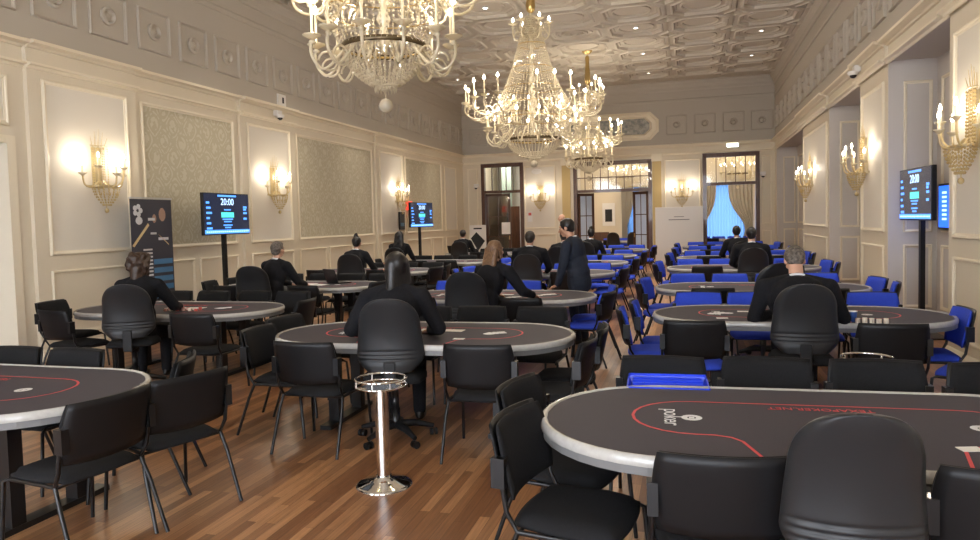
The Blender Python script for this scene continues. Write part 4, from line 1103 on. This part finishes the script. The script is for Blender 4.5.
def settv(o, x, y, z, ang, lab): o.location = (x, y, z); o.rotation_euler = (0, 0, R(ang)); tag(o, lab, 'television', 'clock screens on poles')
settv(tv0, -7.6, 10.35, 1.925, 90, 'large clock screen on a pole between damask panel and sconce')
settv(copy_tree(tv0), -7.35, 18.8, 1.915, 80, 'smaller-looking clock screen on a pole beside the red sign')
settv(copy_tree(tv0), 2.94, 10.65, 1.91, -88, 'clock screen on a pole inside the deep wall recess')
e = B('black'); e.box(XRR-.06, XRR-.01, 9.7, 11.22, 1.42, 2.05); e.m('sbright').box(XRR-.064, XRR-.06, 9.73, 11.19, 1.45, 2.02); e.m('swhite')
for i in range(7): e.box(XRR-.067, XRR-.064, 10.88, 11.05, 1.55+.06*i, 1.58+.06*i)
tag(e.build('wall_screen'), 'bright blue screen partly hidden by the pier edge', 'screen')
# banner
bn = empty('roll_up_banner', (-7.85, 8.9, 0), R(90))
b = B('alu'); b.box(-.44, .44, -.10, .10, 0, .09); b.box(-.43, .43, -.02, .01, 2.15, 2.18); b.tube([(0, .03, .05), (0, .03, 2.15)], .012); b.build('stand_base', bn)
b = B('poster'); b.box(-.425, .425, -.006, 0, .08, 2.16); pn = b.build('printed_sheet', bn)
b = B('pblue')
for i in range(7): b.box(.0 if i < 5 else -.4, .40, -.009, -.006, 1.16-.13*i, 1.24-.13*i)
b.m('pwhite')
for i in range(10): b.box(-.20+.01*(i % 3), -.02, -.009, -.006, 1.38-.055*i, 1.405-.055*i)
for i in range(4): b.box(-.38, -.33, -.009, -.006, 1.32-.15*i, 1.36-.15*i)
for k in range(5):
    a = 2*PI*k/5; b.ell((-.28+.06*math.cos(a), -.006, 1.98+.06*math.sin(a)), (.04, .002, .04), n=10, m=6)
b.ell((-.26, -.006, 1.83), (.07, .002, .06), n=12, m=6)
b.box(-.08, .06, -.009, -.006, 1.83, 1.87); b.box(-.04, .08, -.009, -.006, 1.62, 1.65); b.box(.12, .33, -.009, -.006, 1.53, 1.57)
b.m('pgold'); b.add([(-.42, -.009, 1.46), (-.38, -.009, 1.44), (-.06, -.009, 1.76), (-.09, -.009, 1.79)], [(0, 1, 2, 3)]); b.add([(.12, -.009, 1.62), (.14, -.009, 1.60), (.34, -.009, 1.44), (.33, -.009, 1.47)], [(0, 1, 2, 3)])
b.m('pface').ell((.22, -.004, 1.92), (.10, .003, .14), n=16, m=8); b.ell((.05, -.004, 1.86), (.06, .003, .09), n=14, m=8)
b.m('pwhite').box(-.40, .40, -.009, -.006, .10, .16); b.box(-.40, .40, -.009, -.006, .27, .30)
b.build('poster_print', pn)
tag(bn, 'tall black and blue roll-up poster banner standing against the wall', 'banner')
e = empty('diamond_sign', (-7.30, 24.2, 0), R(4))
b = B('white'); b.box(-.30, .30, -.02, .02, .02, 1.55); b.build('panel', e)
b = B('black'); b.add([(-.26, -.024, 1.08), (0, -.024, .62), (.26, -.024, .98), (-.05, -.024, 1.30)], [(0, 1, 2, 3)]); b.box(-.15, .15, -.024, -.02, 1.40, 1.45); b.build('diamond_print', e)
b = B('alu'); b.box(-.3, .3, -.15, .15, 0, .03); b.build('foot', e)
tag(e, 'white upright sign with black diamond by the left doorway', 'sign')
e = empty('display_board', (-.33, 24.6, 0))
b = B('white'); b.box(-.78, .78, -.03, .03, .05, 2.0); b.build('board', e, bevel=.01)
b = B('rimside'); b.box(-.16, .16, -.034, -.03, 1.66, 1.68); b.box(-.34, .34, -.034, -.03, 1.56, 1.585); b.build('small_print', e)
b = B('alu'); b.box(-.70, -.64, -.25, .25, 0, .05); b.box(.64, .70, -.25, .25, 0, .05); b.build('foot', e)
tag(e, 'large plain white board with tiny print below the far sconce', 'display board')

# ------------------------------------------------------------------ things on tables
def put(mb, name, lab, cat, grp_=None, **kw): o = mb.build(name, **kw); tag(o, lab, cat, grp_); return o
# stack of blue trays on the leftmost far chair of the front right table
prev = None
for i in range(5):
    z = .478+i*.058
    if prev is None:
        e = empty('chip_tray'); b = B('bluep'); W, D_ = .205, .16
        b.add([(-W, -D_, .0), (W, -D_, .0), (W, D_, 0), (-W, D_, 0), (-W-.012, -D_-.012, .045), (W+.012, -D_-.012, .045), (W+.012, D_+.012, .045), (-W-.012, D_+.012, .045)],
              [(3, 2, 1, 0), (0, 1, 5, 4), (1, 2, 6, 5), (2, 3, 7, 6), (3, 0, 4, 7)]); b.box(-W-.018, W+.018, -D_-.018, -D_-.01, .040, .053); b.box(-W-.018, W+.018, D_+.01, D_+.018, .040, .053)
        b.box(-W-.018, -W-.01, -D_-.018, D_+.018, .040, .053); b.box(W+.01, W+.018, -D_-.018, D_+.018, .040, .053); b.build('tray', e)
        b = B('bluep')
        for k in range(9): b.box(-W+.03+k*.052, -W+.045+k*.052, -D_-.014, -D_-.004, .008, .036)
        for k in range(4): b.box(-W+.01, W-.01, -D_+.04+.075*k, -D_+.05+.075*k, .002, .046)
        b.build('rib', e); prev = e; o = e
    else: o = copy_tree(prev)
    o.location = (-.13, 4.10, z); o.rotation_euler = (0, 0, R(2.5+(i % 2)*1.2)); 
    tag(o, 'blue plastic chip tray, '+['lowest', 'second from bottom', 'middle one', 'second from top', 'topmost'][i]+' of the stack behind the front right table', 'tray', 'stacked blue chip trays')
def chipstack(x, y, n, cols, lab, grp_, z0=TZ):
    b = MB()
    for i in range(n): b.m(cols[i % len(cols)]).lathe([(.0195, 0), (.0195, .0031)], (0, 0, i*.0034), 14)
    o = b.build('chip_stack', loc=(x, y, z0-.003)); tag(o, lab, 'poker chips', grp_); return o
ORD = ['first', 'second', 'third', 'fourth', 'fifth', 'sixth', 'seventh', 'eighth', 'ninth', 'tenth', 'eleventh', 'twelfth']
for i in range(10):
    chipstack(1.36+.052*(i % 5)+.012*(i//5), 6.53+.055*(i//5)-.01*(i % 5), 12-(i % 3), ['chipw'], 'cream chip stack by the blue cup, %s from left in %s row' % (ORD[i % 5], ('front', 'back')[i//5]), 'cream chip stacks by the blue cup')
for i in range(12):
    chipstack(-5.80+.075*(i % 6), 6.72+.075*(i//6)+.01*(i % 6), 7+(i*3) % 5, [['chipr', 'chipw'], ['chipw'], ['chipr']][i % 3], 'chip stack before the curly-haired person, %s from left in %s row' % (ORD[i % 6], ('front', 'back')[i//6]), 'red and cream chips before the curly-haired dealer')
b = B('chipb'); b.lathe([(.028, 0), (.036, .085)], n=20); b.m('print').lathe([(.0365, .085), (.038, .092), (.034, .092)], n=20); put(b, 'paper_cup', 'blue cup with white lip standing beside cream chip stacks', 'cup', loc=(1.34, 6.62, TZ-.003))
b = B('chipr'); b.box(-.05, .05, -.03, .03, 0, .012); b.m('paper').box(-.055, .055, -.032, .032, .012, .02); put(b, 'card_box', 'small red and white card box left of the blue cup', 'box', loc=(1.22, 6.52, TZ-.003))
def sheet(x, y, w, d, a, lab, m='paper', z=TZ, nm='paper_sheet', cat='paper', g=None):
    b = B(m); b.box(-w/2, w/2, -d/2, d/2, 0, .003); put(b, nm, lab, cat, g, loc=(x, y, z-.003), rot=(0, 0, R(a)))
def cards(x, y, lab, n=3):
    for i in range(n):
        sheet(x+.05*i, y+.02*i, .063, .088, 25*i-20, 'playing card, %s of those %s' % (ORD[i], lab), 'print', TZ+.0015*i, 'playing_card', 'playing card', 'cards '+lab)
sheet(-2.08, 5.74, .40, .10, -3, 'long white card strip before the woman behind the chrome stand')
sheet(-1.79, 5.33, .09, .05, 0, 'small white card box on red line of the front middle table')
cards(-1.62, 5.62, 'on the front middle table'); cards(.20, 7.02, 'at left on the blue-cup table'); cards(-2.12, 8.30, 'by the ponytailed person'); cards(-1.75, 8.62, 'by the standing man'); cards(-5.30, 7.02, 'right of the red chips')
sheet(.28, 6.72, .10, .06, 5, 'small cream card box on the blue-cup table near the dealer'); sheet(.52, 7.20, .16, .07, 0, 'white card strip left of the bowed man')
sheet(-2.32, 8.62, .34, .08, -4, 'white card strip under the ponytailed person reaching hand'); sheet(-5.95, 9.98, .42, .26, 10, 'open white papers before the grey-haired man')
sheet(-5.6, 9.9, .22, .2, -14, 'cream paper beside the open white papers'); sheet(-5.75, 7.0, .5, .10, 4, 'cream card strip behind the red chips')
sheet(-6.6, 15.9, .3, .2, 20, 'white paper on the table below the small screen'); sheet(1.05, 3.12, .085, .055, 15, 'white oval dealer button card near the front right chair')
sheet(-2.0, 12.25, .32, .2, 8, 'white papers right of the broad dealer'); sheet(-3.2, 12.2, .32, .2, -8, 'white papers left of the broad dealer')
def laptop(x, y, a, lab):
    e = empty('laptop', (x, y, TZ-.002), R(a)); b = B('black'); b.box(-.17, .17, -.12, .12, 0, .018); b.build('keyboard_base', e)
    b = B('black'); T = Matrix.Translation((0, .12, .015)) @ Matrix.Rotation(R(-18), 4, 'X'); b.box(-.17, .17, 0, .012, 0, .23, T); b.build('lid', e); tag(e, lab, 'laptop')
laptop(-6.65, 19.75, 160, 'open black laptop left of the last left dealer'); laptop(-5.45, 10.25, 150, 'black laptop before the grey-haired man in black'); laptop(-7.0, 16.1, 170, 'black laptop below the small screen by the wall')

# ------------------------------------------------------------------ world, camera, exposure
W = bpy.data.worlds.new('World'); S.world = W; W.use_nodes = True
bg = W.node_tree.nodes['Background']; bg.inputs[0].default_value = (.86, .91, 1.0, 1); bg.inputs[1].default_value = 10.5

f, px, py = 704., 490., 255.
roll = math.atan(.0253); pitch = math.atan(34.4/f); yaw = math.atan(200.06/math.hypot(f, 34.4))
fw = Vector((-math.sin(yaw)*math.cos(pitch), math.cos(yaw)*math.cos(pitch), -math.sin(pitch)))
r0 = Vector((math.cos(yaw), math.sin(yaw), 0)); u0 = r0.cross(fw)
rt = r0*math.cos(roll)-u0*math.sin(roll); up = rt.cross(fw)
cd = bpy.data.cameras.new('camera'); cam = bpy.data.objects.new('camera', cd); COL.objects.link(cam)
cam.matrix_world = Matrix(((rt.x, up.x, -fw.x, 0), (rt.y, up.y, -fw.y, 0), (rt.z, up.z, -fw.z, 1.70), (0, 0, 0, 1)))
cd.sensor_width = 36; cd.lens = 36*f/980; cd.shift_y = -(270-py)/980; cd.clip_start = .05; cd.clip_end = 200
S.camera = cam
S.cycles.sample_clamp_indirect = 3.0
vs_ = S.view_settings; vs_.view_transform = 'Standard'; vs_.look = 'None'; vs_.gamma = 1; vs_.use_curve_mapping = False; vs_.exposure = 0.48
